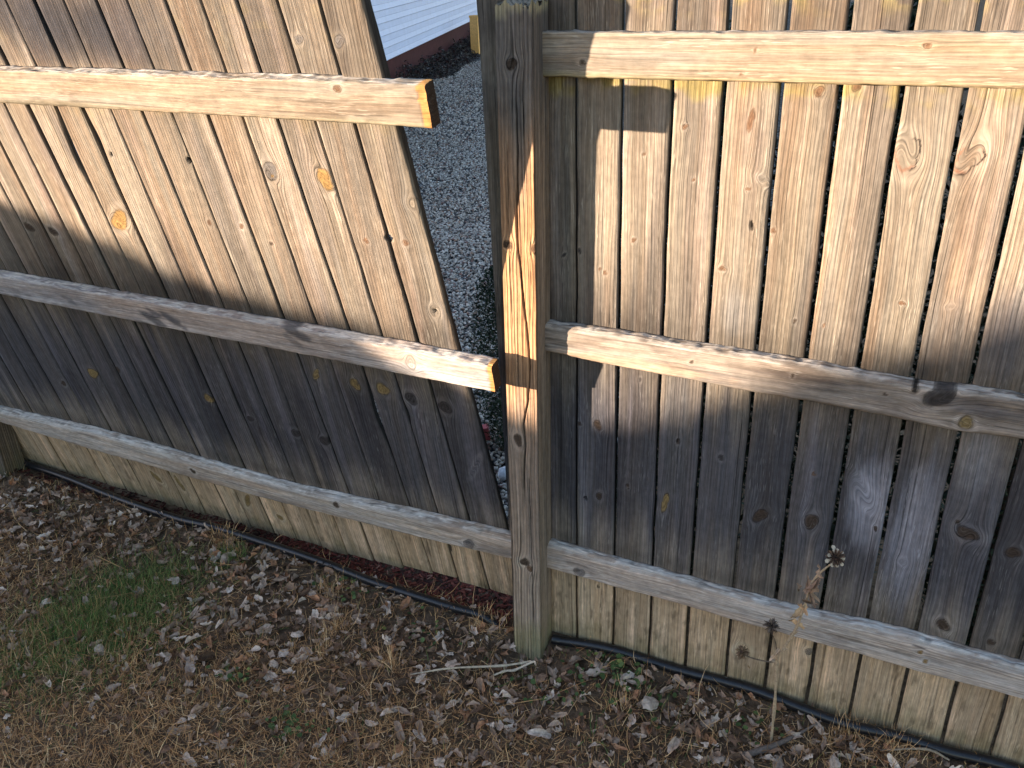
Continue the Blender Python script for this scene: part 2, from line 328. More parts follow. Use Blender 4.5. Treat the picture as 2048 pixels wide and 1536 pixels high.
    if fresh:
        j=fresh+(fbm(zz*90,zz*0,seed+1,3)-.5)*.008+(np.maximum(zz-Bm[:,None],0))*.03
        q=ss(0,.0035,uu-(u1-j)); fc=lerp(np.broadcast_to((.44,.24,.085),col.shape),(.30,.14,.05),ss(.45,.7,fbm(uu*60,zz*60,seed+2,3))*.6)
        col=lerp(col,np.array((.1,.06,.03)),np.exp(-((uu-(u1-j))/.002)**2)*.5*(1-wt)); col=col*(1-q[...,None])+fc*q[...,None]; cap=np.array((.045,.03,.02))  # cut end near black: its shade is put into the cap colour
    return tube(name,pos,ga,uu,kn,np.clip(col,0,1),M_RAIL,parent,seed,cap)
# measured positions in metres
RG=[(-0.258, -0.003), (-0.1463, -0.0029), (-0.0301, -0.0075), (0.0795, -0.0052), (0.1881, -0.003), (0.3039, -0.0025), (0.4124, 0.001), (0.5257, 0.0002), (0.6369, 0.0008), (0.7494, 0.0006), (0.861, 0.0075), (0.972, 0.004), (1.085, 0.004), (1.197, 0.004), (1.31, 0.004), (1.42, 0.004)]
RK=[[(-0.1817, 1.1902, 0.0053, 0.0051, 'x')], [(-0.0884, 0.7343, 0.0098, 0.015, 'd'), (-0.1393, 0.7267, 0.0057, 0.0061, 'd'), (-0.0812, 0.5139, 0.0087, 0.0114, 'd'), (-0.1207, 0.4955, 0.0044, 0.0066, 'h'), (-0.0888, 1.1653, 0.0039, 0.0051, 'b'), (-0.0745, 1.1568, 0.0051, 0.0051, 'b'), (-0.141, 1.2049, 0.0052, 0.0063, 'x'), (-0.0801, 0.203, 0.0046, 0.0054, 'd')], [(-0.0007, 0.5664, 0.0056, 0.0079, 'd'), (-0.0051, 1.2465, 0.0049, 0.006, 'b'), (0.0121, 1.4459, 0.0035, 0.0044, 'b'), (0.0232, 0.8866, 0.0039, 0.0056, 'x')], [(0.1033, 1.5115, 0.0066, 0.0063, 'b'), (0.1279, 1.3972, 0.0034, 0.0044, 'b'), (0.128, 0.7305, 0.0051, 0.0072, 'd'), (0.1041, 0.5425, 0.0081, 0.0282, 'y'), (0.1693, 0.9929, 0.0048, 0.0052, 'x')], [(0.2433, 1.5315, 0.0062, 0.0245, 'b'), (0.2818, 1.4053, 0.0146, 0.0064, 'w'), (0.2495, 1.3867, 0.0053, 0.0043, 'b'), (0.2639, 1.3072, 0.0032, 0.0101, 'h'), (0.208, 1.2006, 0.009, 0.0059, 'b'), (0.2405, 0.7107, 0.0062, 0.01, 'x')], [(0.373, 1.5928, 0.0096, 0.0096, 'b'), (0.311, 1.2995, 0.0053, 0.0055, 'b'), (0.377, 1.097, 0.0043, 0.006, 'd'), (0.3501, 0.5645, 0.0145, 0.0208, 'd'), (0.3432, 0.1206, 0.0158, 0.0157, 'w')], [(0.4427, 1.6036, 0.0083, 0.0085, 'b'), (0.4405, 1.098, 0.0031, 0.0047, 'b'), (0.4641, 0.7163, 0.0045, 0.0055, 'b'), (0.4734, 0.5831, 0.0172, 0.0202, 'd'), (0.5131, 0.1787, 0.0098, 0.0099, 'g')], [(0.5528, 1.48, 0.0235, 0.0332, 'c'), (0.5914, 1.1697, 0.0067, 0.0044, 'b'), (0.576, 0.6921, 0.0161, 0.0354, 'w'), (0.6186, 0.6013, 0.0043, 0.007, 'd')], [(0.6633, 1.4771, 0.0206, 0.0324, 'c'), (0.6837, 1.1758, 0.0073, 0.0043, 'w'), (0.6911, 0.5246, 0.0085, 0.0085, 'w')], [(0.8089, 0.6406, 0.0244, 0.0159, 'd'), (0.7861, 0.6645, 0.0039, 0.0079, 'd'), (0.804, 0.371, 0.0135, 0.0162, 'd')], [(0.9066, 0.6163, 0.0141, 0.0144, 'd'), (0.9104, 0.3566, 0.0079, 0.0101, 'd')], [], [], [], [], []]
LG=[(-0.3445, -0.0761), (-0.4782, -0.0626), (-0.5899, -0.0607), (-0.6883, -0.0669), (-0.806, -0.056), (-0.9287, -0.0463), (-1.0392, -0.0493), (-1.1506, -0.0417), (-1.262, -0.0398), (-1.3638, -0.0403), (-1.4726, -0.0355), (-1.5638, -0.0448), (-1.6901, -0.0223), (-1.7877, -0.0254), (-1.8994, -0.0125), (-1.9967, -0.0156), (-2.1008, -0.0111), (-2.2103, -0.0114), (-2.3267, 0.0012), (-2.432, 0.0019), (-2.5315, -0.0146), (-2.63, -0.02), (-2.735, -0.01)]
LK=[[(-0.5607, 1.7741, 0.0113, 0.0144, 'g'), (-0.5106, 1.3011, 0.0086, 0.0083, 'b'), (-0.4614, 1.4079, 0.0176, 0.0142, 'w'), (-0.47, 1.1108, 0.0148, 0.0155, 'w'), (-0.47, 1.1108, 0.0044, 0.0062, 'h'), (-0.4997, 0.7929, 0.0179, 0.0205, 'x'), (-0.4389, 0.5895, 0.0067, 0.037, 'w'), (-0.5544, 1.3054, 0.0072, 0.007, 'h')], [(-0.6719, 1.7725, 0.0106, 0.0095, 'g'), (-0.6266, 1.2915, 0.0075, 0.0071, 'b'), (-0.6063, 0.799, 0.0186, 0.0189, 'x'), (-0.6034, 0.1928, 0.0136, 0.0177, 'h')], [(-0.7032, 1.4474, 0.0192, 0.0291, 'o'), (-0.696, 0.8132, 0.0191, 0.0228, 'y')], [(-0.862, 1.4567, 0.0203, 0.023, 'g'), (-0.8595, 1.4464, 0.0094, 0.0068, 'o'), (-0.7887, 0.8113, 0.0162, 0.0193, 'y')], [(-0.9329, 1.2484, 0.0068, 0.0062, 'd'), (-0.9223, 0.818, 0.0094, 0.0275, 'y')], [(-1.017, 1.2889, 0.007, 0.0077, 'b'), (-0.971, 0.5497, 0.0204, 0.0181, 'x')], [(-1.1264, 1.2875, 0.0072, 0.0078, 'b'), (-1.0833, 0.5525, 0.0148, 0.016, 'x'), (-1.1194, 1.4641, 0.0069, 0.0084, 'h')], [(-1.3104, 1.1733, 0.004, 0.0034, 'h'), (-1.2583, 0.5706, 0.0112, 0.0116, 'x')], [(-1.3913, 1.4629, 0.0057, 0.0044, 'h'), (-1.3001, 0.1016, 0.01, 0.0173, 'y')], [(-1.4682, 1.259, 0.0408, 0.0236, 'o'), (-1.41, 0.6216, 0.0163, 0.0186, 'y'), (-1.4332, 0.1434, 0.0103, 0.0348, 'y')], [], [], [(-1.7804, 1.1893, 0.0185, 0.0128, 'd'), (-1.8035, 0.6564, 0.0182, 0.0144, 'd'), (-1.7562, 0.136, 0.0114, 0.0363, 'y')], [(-1.8841, 1.1915, 0.0191, 0.013, 'd'), (-1.8753, 0.1327, 0.0118, 0.0369, 'y')], [(-1.9373, 0.6163, 0.0218, 0.0225, 'y')], [], [(-2.132, 0.5308, 0.0118, 0.0106, 'd')], [], [], [], [], [], []]
PK=[(-0.2777, 1.642, 0.0134, 0.0125, 'd'), (-0.2993, 1.2303, 0.0107, 0.0113, 'd'), (-0.2254, 1.2259, 0.0104, 0.0124, 'b'), (-0.284, 0.6945, 0.0119, 0.017, 'd'), (-0.2727, 0.2947, 0.0127, 0.0143, 'd'), (-0.2574, 0.2764, 0.0079, 0.0107, 'b')]
CK=[(-0.2596, 1.5985), (-0.2578, 1.4571), (-0.2639, 1.3416), (-0.2637, 1.2205), (-0.2583, 1.1785), (-0.2536, 1.1074), (-0.2476, 1.0464), (-0.2409, 0.9623), (-0.2394, 0.9084), (-0.2472, 0.8199), (-0.2621, 0.7431), (-0.2595, 0.6769), (-0.2652, 0.5721), (-0.2644, 0.4913)]
CK2=[(-0.2649, 1.7316), (-0.2621, 1.6711), (-0.2621, 1.5984)]
RMK=[(0.6971, 0.9907, 0.0335, 0.022, 'x'), (0.7555, 0.9365, 0.0148, 0.014, 'y'), (0.646, 0.9978, 0.0067, 0.0105, 'h'), (0.16, 0.9759, 0.0048, 0.0052, 'd'), (0.3924, 0.9821, 0.0043, 0.0049, 'd'), (0.5907, 0.9717, 0.004, 0.0036, 'd')]
RBK=[(0.7656, 0.3037, 0.0063, 0.006, 'o'), (0.7816, 0.2811, 0.0063, 0.006, 'o'), (-0.1227, 0.2692, 0.0152, 0.0142, 'g')]
RTK=[(-0.1203, 1.6415, 0.007, 0.0062, 'd'), (0.247, 1.6722, 0.0059, 0.0028, 'b'), (0.56, 1.6844, 0.0076, 0.0052, 'b'), (0.226, 1.6282, 0.006, 0.0019, 'b')]
LTK=[(-0.5731, 1.6832, 0.0103, 0.0076, 'b')]
LMK=[(-0.5502, 0.9636, 0.0142, 0.0239, 'w')]
LBK=[(-0.4914, 0.2866, 0.0182, 0.0192, 'g'), (-0.9757, 0.3034, 0.0129, 0.0127, 'd'), (-1.5935, 0.2807, 0.0106, 0.0111, 'd')]
LMS=[(-1.9982, 0.942), (-1.7522, 0.972), (-1.4588, 0.9491), (-1.3739, 0.9596), (-0.9118, 0.9953)]
PIPE=[(-2.7131, 0.0412), (-2.393, 0.026), (-2.1237, 0.0001), (-1.9351, -0.014), (-1.7222, -0.0236), (-1.5574, -0.0183), (-1.3512, -0.0156), (-1.0826, -0.0242), (-0.8649, -0.0434), (-0.7078, -0.0468), (-0.5587, -0.048), (-0.4435, -0.0462), (-0.3519, -0.0385), (-0.217, -0.0279), (-0.0352, -0.0113), (0.1584, -0.0064), (0.378, -0.0163), (0.5291, -0.0279), (0.6439, -0.035), (0.7662, -0.0291), (0.8841, -0.0286), (0.9974, -0.0215)]
GREEN=[(-1.6187, -0.7548), (-1.5932, -0.6498), (-1.6007, -0.5282), (-1.5884, -0.4162), (-1.5639, -0.263), (-1.4103, -0.0587)]
TUFT=[(-0.9737, -0.1212), (-1.4734, 0.2412), (-0.4424, 0.1098), (-0.8434, -0.2475), (-0.6164, -0.3129), (0.0634, -0.201), (0.6452, -0.0184), (0.7546, 0.012), (-0.3937, -0.0257), (-1.5172, 0.0099), (-0.8342, -0.3633)]
LEAFPOS=[(-0.7428, -0.1142), (-1.4517, -0.1378), (-1.2895, -0.244), (-1.4902, -0.2886), (-1.5602, -0.3757), (-0.615, -0.5422), (-0.6259, -0.6411), (-1.1445, -0.5795), (0.0488, -0.0958), (-0.0994, -0.3787), (-1.2226, -0.1725), (-2.131, -0.2852), (-1.4584, -0.554), (0.1387, -0.1682), (-0.5322, -0.16), (-0.1239, -0.2549)]
PLB=[0.4649, -0.1416, -0.02]
STEM=[(0.4625, -0.1416, -0.0211), (0.4585, -0.1456, 0.1196), (0.4511, -0.1496, 0.2401), (0.4524, -0.1536, 0.2719), (0.4814, -0.1576, 0.3577), (0.4971, -0.1616, 0.4447), (0.5046, -0.1656, 0.5154), (0.5192, -0.1696, 0.5576), (0.5396, -0.1736, 0.5937), (0.5489, -0.1776, 0.6188)]
STEM2=[(0.4512, -0.1416, 0.2611), (0.4458, -0.1416, 0.2787), (0.4411, -0.1416, 0.3013), (0.4315, -0.1416, 0.3251), (0.4268, -0.1416, 0.3489)]
STEM3=[(0.4507, -0.1516, 0.2483), (0.4291, -0.1516, 0.2433), (0.3983, -0.1516, 0.2398), (0.3729, -0.1516, 0.2435), (0.3648, -0.1516, 0.2504)]
TW1=[(-0.5303, -0.3355), (-0.4307, -0.2763), (-0.3092, -0.1941), (-0.2355, -0.1371)]
TW2=[(-0.3105, -0.2392), (-0.2872, -0.2049), (-0.2667, -0.1804), (-0.2255, -0.1445), (-0.2121, -0.1564)]
BR=[(0.3995, -0.2336), (0.4625, -0.1739), (0.5162, -0.1106), (0.5714, -0.0381)]
BR2=[(0.7226, -0.0753), (0.8247, 0.0055), (0.8825, 0.0491)]
HW=[[-7.21, 9.885, 0.42], [-9.847, 17.614, 0.42]]

# ------------------------------------------------------------------ standing fence (post, rails, pickets)
fence=empty('wooden_fence','upright weathered picket fence section with the thick square post, right of the gap','fence',(0,0,0))
gapR=[8,8,9,10,11,11,12,12,11,11,12,10,10,10,10,10]
RK.append([])
st_dark=(.10,.095,.10)
rst={2:[(.03,1.66,.05,.07,.6,(.2,.17,.13))],4:[(.24,1.50,.045,.07,.55,(.17,.135,.11)),(.25,1.10,.04,.06,.4,(.2,.2,.2))],
 7:[(.60,.66,.05,.13,.85,(.28,.28,.32)),(.60,1.14,.05,.10,.5,(.2,.17,.13))],8:[(.70,.60,.05,.2,.75,(.27,.27,.31)),(.69,1.12,.05,.09,.7,(.12,.11,.10)),(.70,1.79,.05,.05,.6,(.15,.12,.09))],
 9:[(.80,1.13,.06,.11,.8,(.09,.085,.09)),(.80,.85,.04,.12,.5,(.25,.25,.27))],10:[(.91,1.15,.06,.12,.8,(.08,.075,.08))],3:[(.13,.75,.04,.2,.4,(.09,.09,.09))],5:[(.35,1.2,.03,.3,.35,(.2,.165,.12))]}
for i in range(len(RG)-1):
    a,b=RG[i],RG[i+1]; gl,gr=gapR[i]*.00039,gapR[i+1]*.00039
    picket('picket',fence,(a[0]+gl,a[1]),(b[0]-gr,b[1]),-.02+.008*hsh(i,1,2),1.86,RK[i],11+i,stain_shade=rst.get(i,()),tone=.92+.2*hsh(i,4,1),yoff=.001*(i%2),nx=(70 if any(t[4]=='c' for t in RK[i]) else 27))
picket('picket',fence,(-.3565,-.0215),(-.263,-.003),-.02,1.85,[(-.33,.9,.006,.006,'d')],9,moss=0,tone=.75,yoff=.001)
# rails
rail('rail',fence,(-.2235,1.44),[(-.22,1.7055),(.07,1.706),(.71,1.7105),(1.45,1.712)],[(-.2,1.6108),(.085,1.6113),(.73,1.614),(1.45,1.616)],-.001,-.039,RTK,31,base=(.255,.222,.178),topw=.35,rad=.006,greenb=.6,
     stain_shade=[(.62,1.69,.10,.02,0,.4,(.26,.2,.12))])
rail('rail',fence,(-.2235,1.44),[(-.2171,1.0161),(-.0329,1.0185),(.1044,1.0150),(.1823,1.0158),(.2999,1.0143),(.4135,1.0131),(.5385,1.0086),(.6429,1.0028),(.759,1.0109),(.8512,1.0082),(1.45,1.01)],
     [(-.2016,.9407),(-.0967,.9348),(-.0239,.9322),(.1199,.9284),(.1932,.9279),(.3079,.923),(.4152,.9242),(.5206,.922),(.628,.9187),(.7091,.9121),(.7434,.9121),(.8678,.9184),(1.45,.92)],-.001,-.039,RMK,32,base=(.235,.20,.168),topw=.75,rad=.014,
     stain_shade=[(.40,.98,.14,.008,.0,.7,(.10,.08,.07)),(.62,.94,.06,.03,-1,.5,(.16,.13,.11)),(.76,.975,.10,.02,-.6,.7,(.11,.10,.10)),(.0,.945,.25,.02,0,.5,(.5,.34,.22)),(.28,.955,.2,.006,0,.5,(.15,.12,.1))])
rail('rail',fence,(-.2235,1.44),[(-.2251,.3361),(-.0309,.3299),(.1396,.3265),(.3037,.324),(.4219,.322),(.5237,.3266),(.637,.334),(.7462,.336),(.8597,.331),(.985,.3289),(1.45,.33)],
     [(-.2081,.2517),(-.0185,.2485),(.0879,.2503),(.1992,.2496),(.3081,.2458),(.4168,.2451),(.5265,.2445),(.6354,.2458),(.7437,.242),(.8556,.2425),(1.,.2455),(1.45,.246)],-.001,-.039,RBK,33,base=(.43,.38,.335),topw=.95,rad=.017,
     stain_shade=[(-.12,.285,.05,.02,-1.5,.6,(.16,.13,.11)),(.66,.285,.14,.006,.6,.5,(.17,.14,.11)),(.76,.318,.02,.004,0,.9,(.06,.05,.05))])
def post(name,parent,Lf,w_,dp,yf,z0,ztop,knots,seed,cracks=(),tone=1.):
    nz=int((ztop-z0)/.0045); t=np.linspace(0,1,nz)
    nf,ns=46,24
    xs_=[];ys_=[];G=[]
    for q in np.linspace(0,1,nf): xs_.append(q*w_); ys_.append(0); G.append(q*w_)
    for q in np.linspace(0,1,ns+1)[1:]: xs_.append(w_); ys_.append(q*dp); G.append(w_+q*dp)
    for q in (.66,.33,0): xs_.append(q*w_); ys_.append(dp); G.append(w_*2+dp-q*w_)
    for q in (.75,.5,.25): xs_.append(0); ys_.append(q*dp); G.append(-q*dp)
    xs_=np.array(xs_);ys_=np.array(ys_);G=np.array(G)
    # jagged broken-looking top
    jag=(fbm(G*75,G*0,seed,3)-.5)*.028+(fbm(G*260,G*0,seed+3,2)-.5)*.016
    T=ztop+jag; Z=z0+(T[None,:]-z0)*t[:,None]
    X=Lf[0]+Lf[1]*Z+xs_[None]; Y=yf+ys_[None]+0*Z
    # round the arris a little
    cx_=Lf[0]+Lf[1]*Z+w_/2; cyy=yf+dp/2; d=np.minimum(np.abs(np.abs(X-cx_)-w_/2),1)+np.minimum(np.abs(np.abs(Y-cyy)-dp/2),1)
    k=np.exp(-(d/.003)**2)*.0016; X=X-np.sign(X-cx_)*k; Y=Y-np.sign(Y-cyy)*k
    ga,kn,kid=knotfield(X-Lf[1]*Z,Z,knots,seed); front=np.zeros(len(G)); front[:nf]=1
    ga=np.where(front>0,ga,G[None]+(fbm(Z*1.3,Z*0,seed+9,2)-.5)*.02); kn=np.where(front>0,kn,9.); kid=np.where(front>0,kid,-1)
    a=np.array((.25,.20,.16)); col=np.broadcast_to(a*tone,Z.shape+(3,)).copy()
    zz=Z+(streak(G[None]+0*Z,Z,seed,50,2)-.5)*.25
    col=lerp(col,np.array((.43,.232,.115)),ss(.65,.95,zz)*ss(1.60,1.25,zz)*front*.85)  # orange of the sunlit stretch, painted into the front face
    col=lerp(col,np.array((.42,.34,.26)),ss(.55,.1,zz)*.7)
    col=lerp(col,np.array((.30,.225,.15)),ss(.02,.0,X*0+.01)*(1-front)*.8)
    col=lerp(col,np.array((.13,.118,.11)),ss(1.40,1.62,zz)*.8)
    sk=streak(G[None]+0*Z,Z,seed+5,70,1.6); col=lerp(col,col*.7,ss(.55,.75,sk)*.6)
    sk=streak(G[None]+0*Z,Z,seed+15,110,2.); col=lerp(col,np.minimum(col*1.45,.7),ss(.55,.75,sk)*.5)
    gm=fbm(G[None]*40+0*Z,Z*18,seed+6,3); col=lerp(col,np.array((.26,.25,.11)),ss(.12,-.04,Z+(gm-.5)*.15)*.6)
    col=lerp(col,np.array((.55,.48,.28)),ss(-.022,.004,Z-ztop+(gm-.5)*.05)*.6)  # sunlit slivers along the ragged top, painted pale yellow
    if tone<.5: col=col*.5
    for cl,wd,dep in cracks:
        cz=[p[1] for p in cl][::-1]; cxx=[p[0] for p in cl][::-1]
        xc=np.interp(Z,cz,cxx)+(fbm(Z*30,Z*0,seed,3)-.5)*.003; m=ss(min(cz)-.02,min(cz)+.10,Z)*ss(max(cz)+.02,max(cz)-.08,Z)*front
        q=np.exp(-((X-xc)/(wd))**2)*m; Y=Y+q*dep; col=col*(1-.93*np.clip(q*1.3,0,1))[...,None]
    col=knotcol(col,kn,kid,knots)
    Y=Y+(fbm(ga*190,Z*5,seed+8,3)-.5)*.0026*front*(kn>1)
    X=X+(fbm(G[None]*190,Z*5,seed+8,3)-.5)*.002*(1-front)
    return tube(name,np.stack([X,Y,Z],-1),ga,Z,kn,col,M_POST,parent,seed,np.array((.30,.26,.2)))
p_=post('post',fence,(-.3165,.0065),.0915,.087,-.089,-.30,1.764,[(x+.0,z,a,b,t) for x,z,a,b,t in PK],51,cracks=[(CK,.0018,.008),(CK2,.0016,.006),([(-.243,1.60),(-.241,1.5),(-.238,1.45)],.0009,.004),([(-.285,1.5),(-.287,1.2),(-.283,1.0)],.0009,.003),([(-.25,.62),(-.248,.3),(-.246,.05)],.0011,.004),([(-.225,1.35),(-.232,1.15),(-.235,1.0)],.0008,.003)])
tag(p_,'thick square fence post with a split down its face and a ragged top')
# ------------------------------------------------------------------ broken panel leaning out of line
LO=(0.0,0.08104,-0.02436); LR=((0.99996919,-0.00541676,0.00568185),(0.00652475,0.97594994,-0.21789708),(-0.00436491,0.21792745,0.97595521))
ML=Matrix([[LR[r][0],LR[r][1],LR[r][2],LO[r]] for r in range(3)]+[[0,0,0,1]])
lf=empty('wooden_fence','broken picket fence section leaning forward and sideways, left of the thick post','fence',M=ML)
gapL=[6,8,8,4,6,6,5,5,6,9,5,11,11,6,6,3,9,8,5,5,5,5,5]
bul={10:[(1.45,.016,.10)],3:[(.70,.013,.10)],8:[(.62,.006,.06)],5:[],1:[(1.305,.006,.008)]}
bulLft={10:[(1.60,.006,.10)],2:[(.74,.006,.03)],9:[(1.50,.006,.05)]}
dk_shade=(.035,.034,.04)
lst={5:[(-1.05,1.80,.09,.07,.6,(.10,.09,.085))],6:[(-1.16,1.79,.10,.09,.8,(.06,.055,.06))],7:[(-1.27,1.79,.10,.10,1,dk_shade)],8:[(-1.39,1.80,.12,.11,1,dk_shade)],9:[(-1.47,1.81,.10,.12,1,dk_shade)],10:[(-1.57,1.84,.06,.10,.9,dk_shade),(-1.55,1.50,.02,.10,.6,(.12,.10,.09))],11:[(-1.62,1.82,.07,.13,.85,dk_shade),(-1.64,1.45,.03,.16,.75,(.13,.11,.10))],12:[(-1.71,1.30,.05,.12,.5,(.2,.14,.12))],  # entries near the board tops paint a soft cast shadow; lower ones are stains
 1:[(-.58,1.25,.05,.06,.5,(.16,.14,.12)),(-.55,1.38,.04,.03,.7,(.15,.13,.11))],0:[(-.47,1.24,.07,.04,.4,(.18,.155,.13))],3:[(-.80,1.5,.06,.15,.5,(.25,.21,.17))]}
for i in range(len(LG)-1):
    b,a=LG[i],LG[i+1]; gr,gl=gapL[i]*.00046,gapL[i+1]*.00046
    z0=[.035,.03,.045,.03,.01,.005,-.005,.0,-.012,-.005,-.018,.0,-.03,-.02,-.012,-.005,0,.0,.0,0,0,0][i]
    picket('picket',lf,(a[0]+gl,a[1]),(b[0]-gr,b[1]),z0,(1.895 if i==0 else 1.93+.02*min(i,5)+.01*hsh(i,2,5)),LK[i],71+i,moss=.15,tone=.88+.24*hsh(i,9,1),stain_shade=lst.get(i,()),bulL=[(v,s,g) for v,s,g in bulLft.get(i+1,[])],bulR=[(v,-s,g) for v,s,g in bul.get(i,[])],yoff=.0012*(i%2),nx=23,fwd=(.013 if i==0 else 0.))
rail('rail',lf,(-2.74,-.357),[(-2.74,1.695),(-1.67,1.6946),(-.9,1.699),(-.56,1.7005),(-.35,1.700)],[(-2.74,1.605),(-1.685,1.6039),(-.56,1.6075),(-.35,1.6055)],-.001,-.038,LTK,131,base=(.265,.23,.185),topw=.6,rad=.006,fresh=.019,greenb=.35,
     stain_shade=[(-1.45,1.613,.16,.012,0,.7,(.15,.12,.08)),(-1.5,1.66,.1,.03,0,.35,(.28,.23,.18))])
rail('rail',lf,(-2.74,-.311),[(-2.74,1.013),(-2.14,1.0108),(-1.8144,1.0098),(-1.3952,1.0082),(-.9713,1.0073),(-.7523,1.0058),(-.5376,1.005),(-.3299,.9985)],[(-2.74,.934),(-2.15,.9318),(-1.7423,.9249),(-1.3413,.9205),(-1.0284,.9195),(-.8146,.9186),(-.6043,.916),(-.3145,.9143)],-.001,-.038,LMK,132,base=(.36,.335,.325),topw=.75,rad=.007,fresh=.012,
     stain_shade=[(u,z,.035,.030,-1.3,.85,(.09,.085,.09)) for u,z in LMS[2:]]+[(u-.05,z-.01,.02,.02,-1.3,.6,(.13,.12,.12)) for u,z in LMS[:2]]+[(-1.44,.975,.02,.02,-1.2,.8,(.1,.09,.1)),(-.93,.965,.02,.03,-1,.6,(.15,.14,.14))])
rail('rail',lf,(-2.74,-.319),[(-2.74,.318),(-2.6173,.321),(-2.3309,.3296),(-2.0995,.3400),(-1.8314,.3384),(-1.5746,.3268),(-1.3773,.3209),(-1.1642,.3183),(-.9381,.3309),(-.7094,.3436),(-.4979,.3504),(-.33,.3561)],[(-2.74,.260),(-2.6146,.2593),(-2.3502,.2516),(-2.1414,.2462),(-1.8391,.2416),(-1.5182,.2364),(-1.3274,.2354),(-1.1162,.238),(-.8984,.2445),(-.6707,.2538),(-.4647,.2609),(-.32,.2687)],-.001,-.038,LBK,133,base=(.45,.395,.34),topw=.95,rad=.015,
     stain_shade=[(-1.1,.305,.2,.006,0,.4,(.2,.16,.13)),(-.8,.30,.3,.012,0,.4,(.5,.43,.34))])
p2=post('fence_post',None,(-2.735,.02),.10,.09,-.055,-.3,1.74,[(-2.68,.6,.01,.012,'d')],57,tone=.3)
tag(p2,'grey square post at the far left end of the leaning fence section','post')
# ------------------------------------------------------------------ tubes
def sweep(name,pts,rad,mat,parent=None,ns=8,col=None,sub=6,knob=0.,seed=1):
    P=np.array([Vector(p) for p in pts],float); n=len(P); out=[]
    Pp=np.vstack([2*P[0]-P[1],P,2*P[-1]-P[-2]])
    for i in range(n-1):
        a,b,c,d=Pp[i:i+4]
        for s in np.linspace(0,1,sub,endpoint=False): out.append(.5*((2*b)+(-a+c)*s+(2*a-5*b+4*c-d)*s*s+(-a+3*b-3*c+d)*s**3))
    out.append(P[-1]); P=np.array(out); n=len(P); r=np.interp(np.linspace(0,1,n),np.linspace(0,1,len(rad)),rad) if np.ndim(rad) else np.full(n,rad)
    if knob: r=r*(1+knob*(vn(np.arange(n)*.7,np.zeros(n),seed)-.5)*2)
    T=np.gradient(P,axis=0); T/=np.linalg.norm(T,axis=1)[:,None]; U=np.cross(T,(0,0,1.)); U/=np.linalg.norm(U,axis=1)[:,None]+1e-9; W=np.cross(T,U)
    th=np.arange(ns)*2*np.pi/ns; V=(P[:,None]+r[:,None,None]*(np.cos(th)[None,:,None]*U[:,None]+np.sin(th)[None,:,None]*W[:,None])).reshape(-1,3)
    i=np.arange(n*ns).reshape(n,ns); j=np.roll(i,-1,1); F=np.stack([i[:-1],i[1:],j[1:],j[:-1]],-1).reshape(-1,4).tolist()+[list(range(ns))[::-1],list(range((n-1)*ns,n*ns))]
    if name is None: return V,F
    return mesh(name,V,F,mat,parent,col=np.broadcast_to(np.array(col if col is not None else (.2,.2,.2)),(len(V),3)))
def gz(x,y): return float(gh(x,y))
def pipez(k,x,y): return gz(x,y)+.006
Lp=[(x,y,max(gz(x,y),-.02)+.016) for x,y in PIPE[:12]]+[(-.37,-.04,-.035),(-.33,-.03,-.055)]
Rp=[(-.212,-.028,-.02)]+[(x,min(y,-.016),gz(x,y)+.018) for x,y in PIPE[14:]]+[(1.2,-.02,gz(1.2,-.02)+.01),(1.5,-.02,gz(1.5,-.02)+.01)]
o=sweep('edging_pipe',Lp,.015,M_PIPE,ns=14); tag(o,'black plastic edging pipe at the foot of the leaning fence section','edging')
o=sweep('edging_pipe',Rp,.0145,M_PIPE,ns=14); tag(o,'black plastic edging pipe along the foot of the upright fence right of the post','edging')
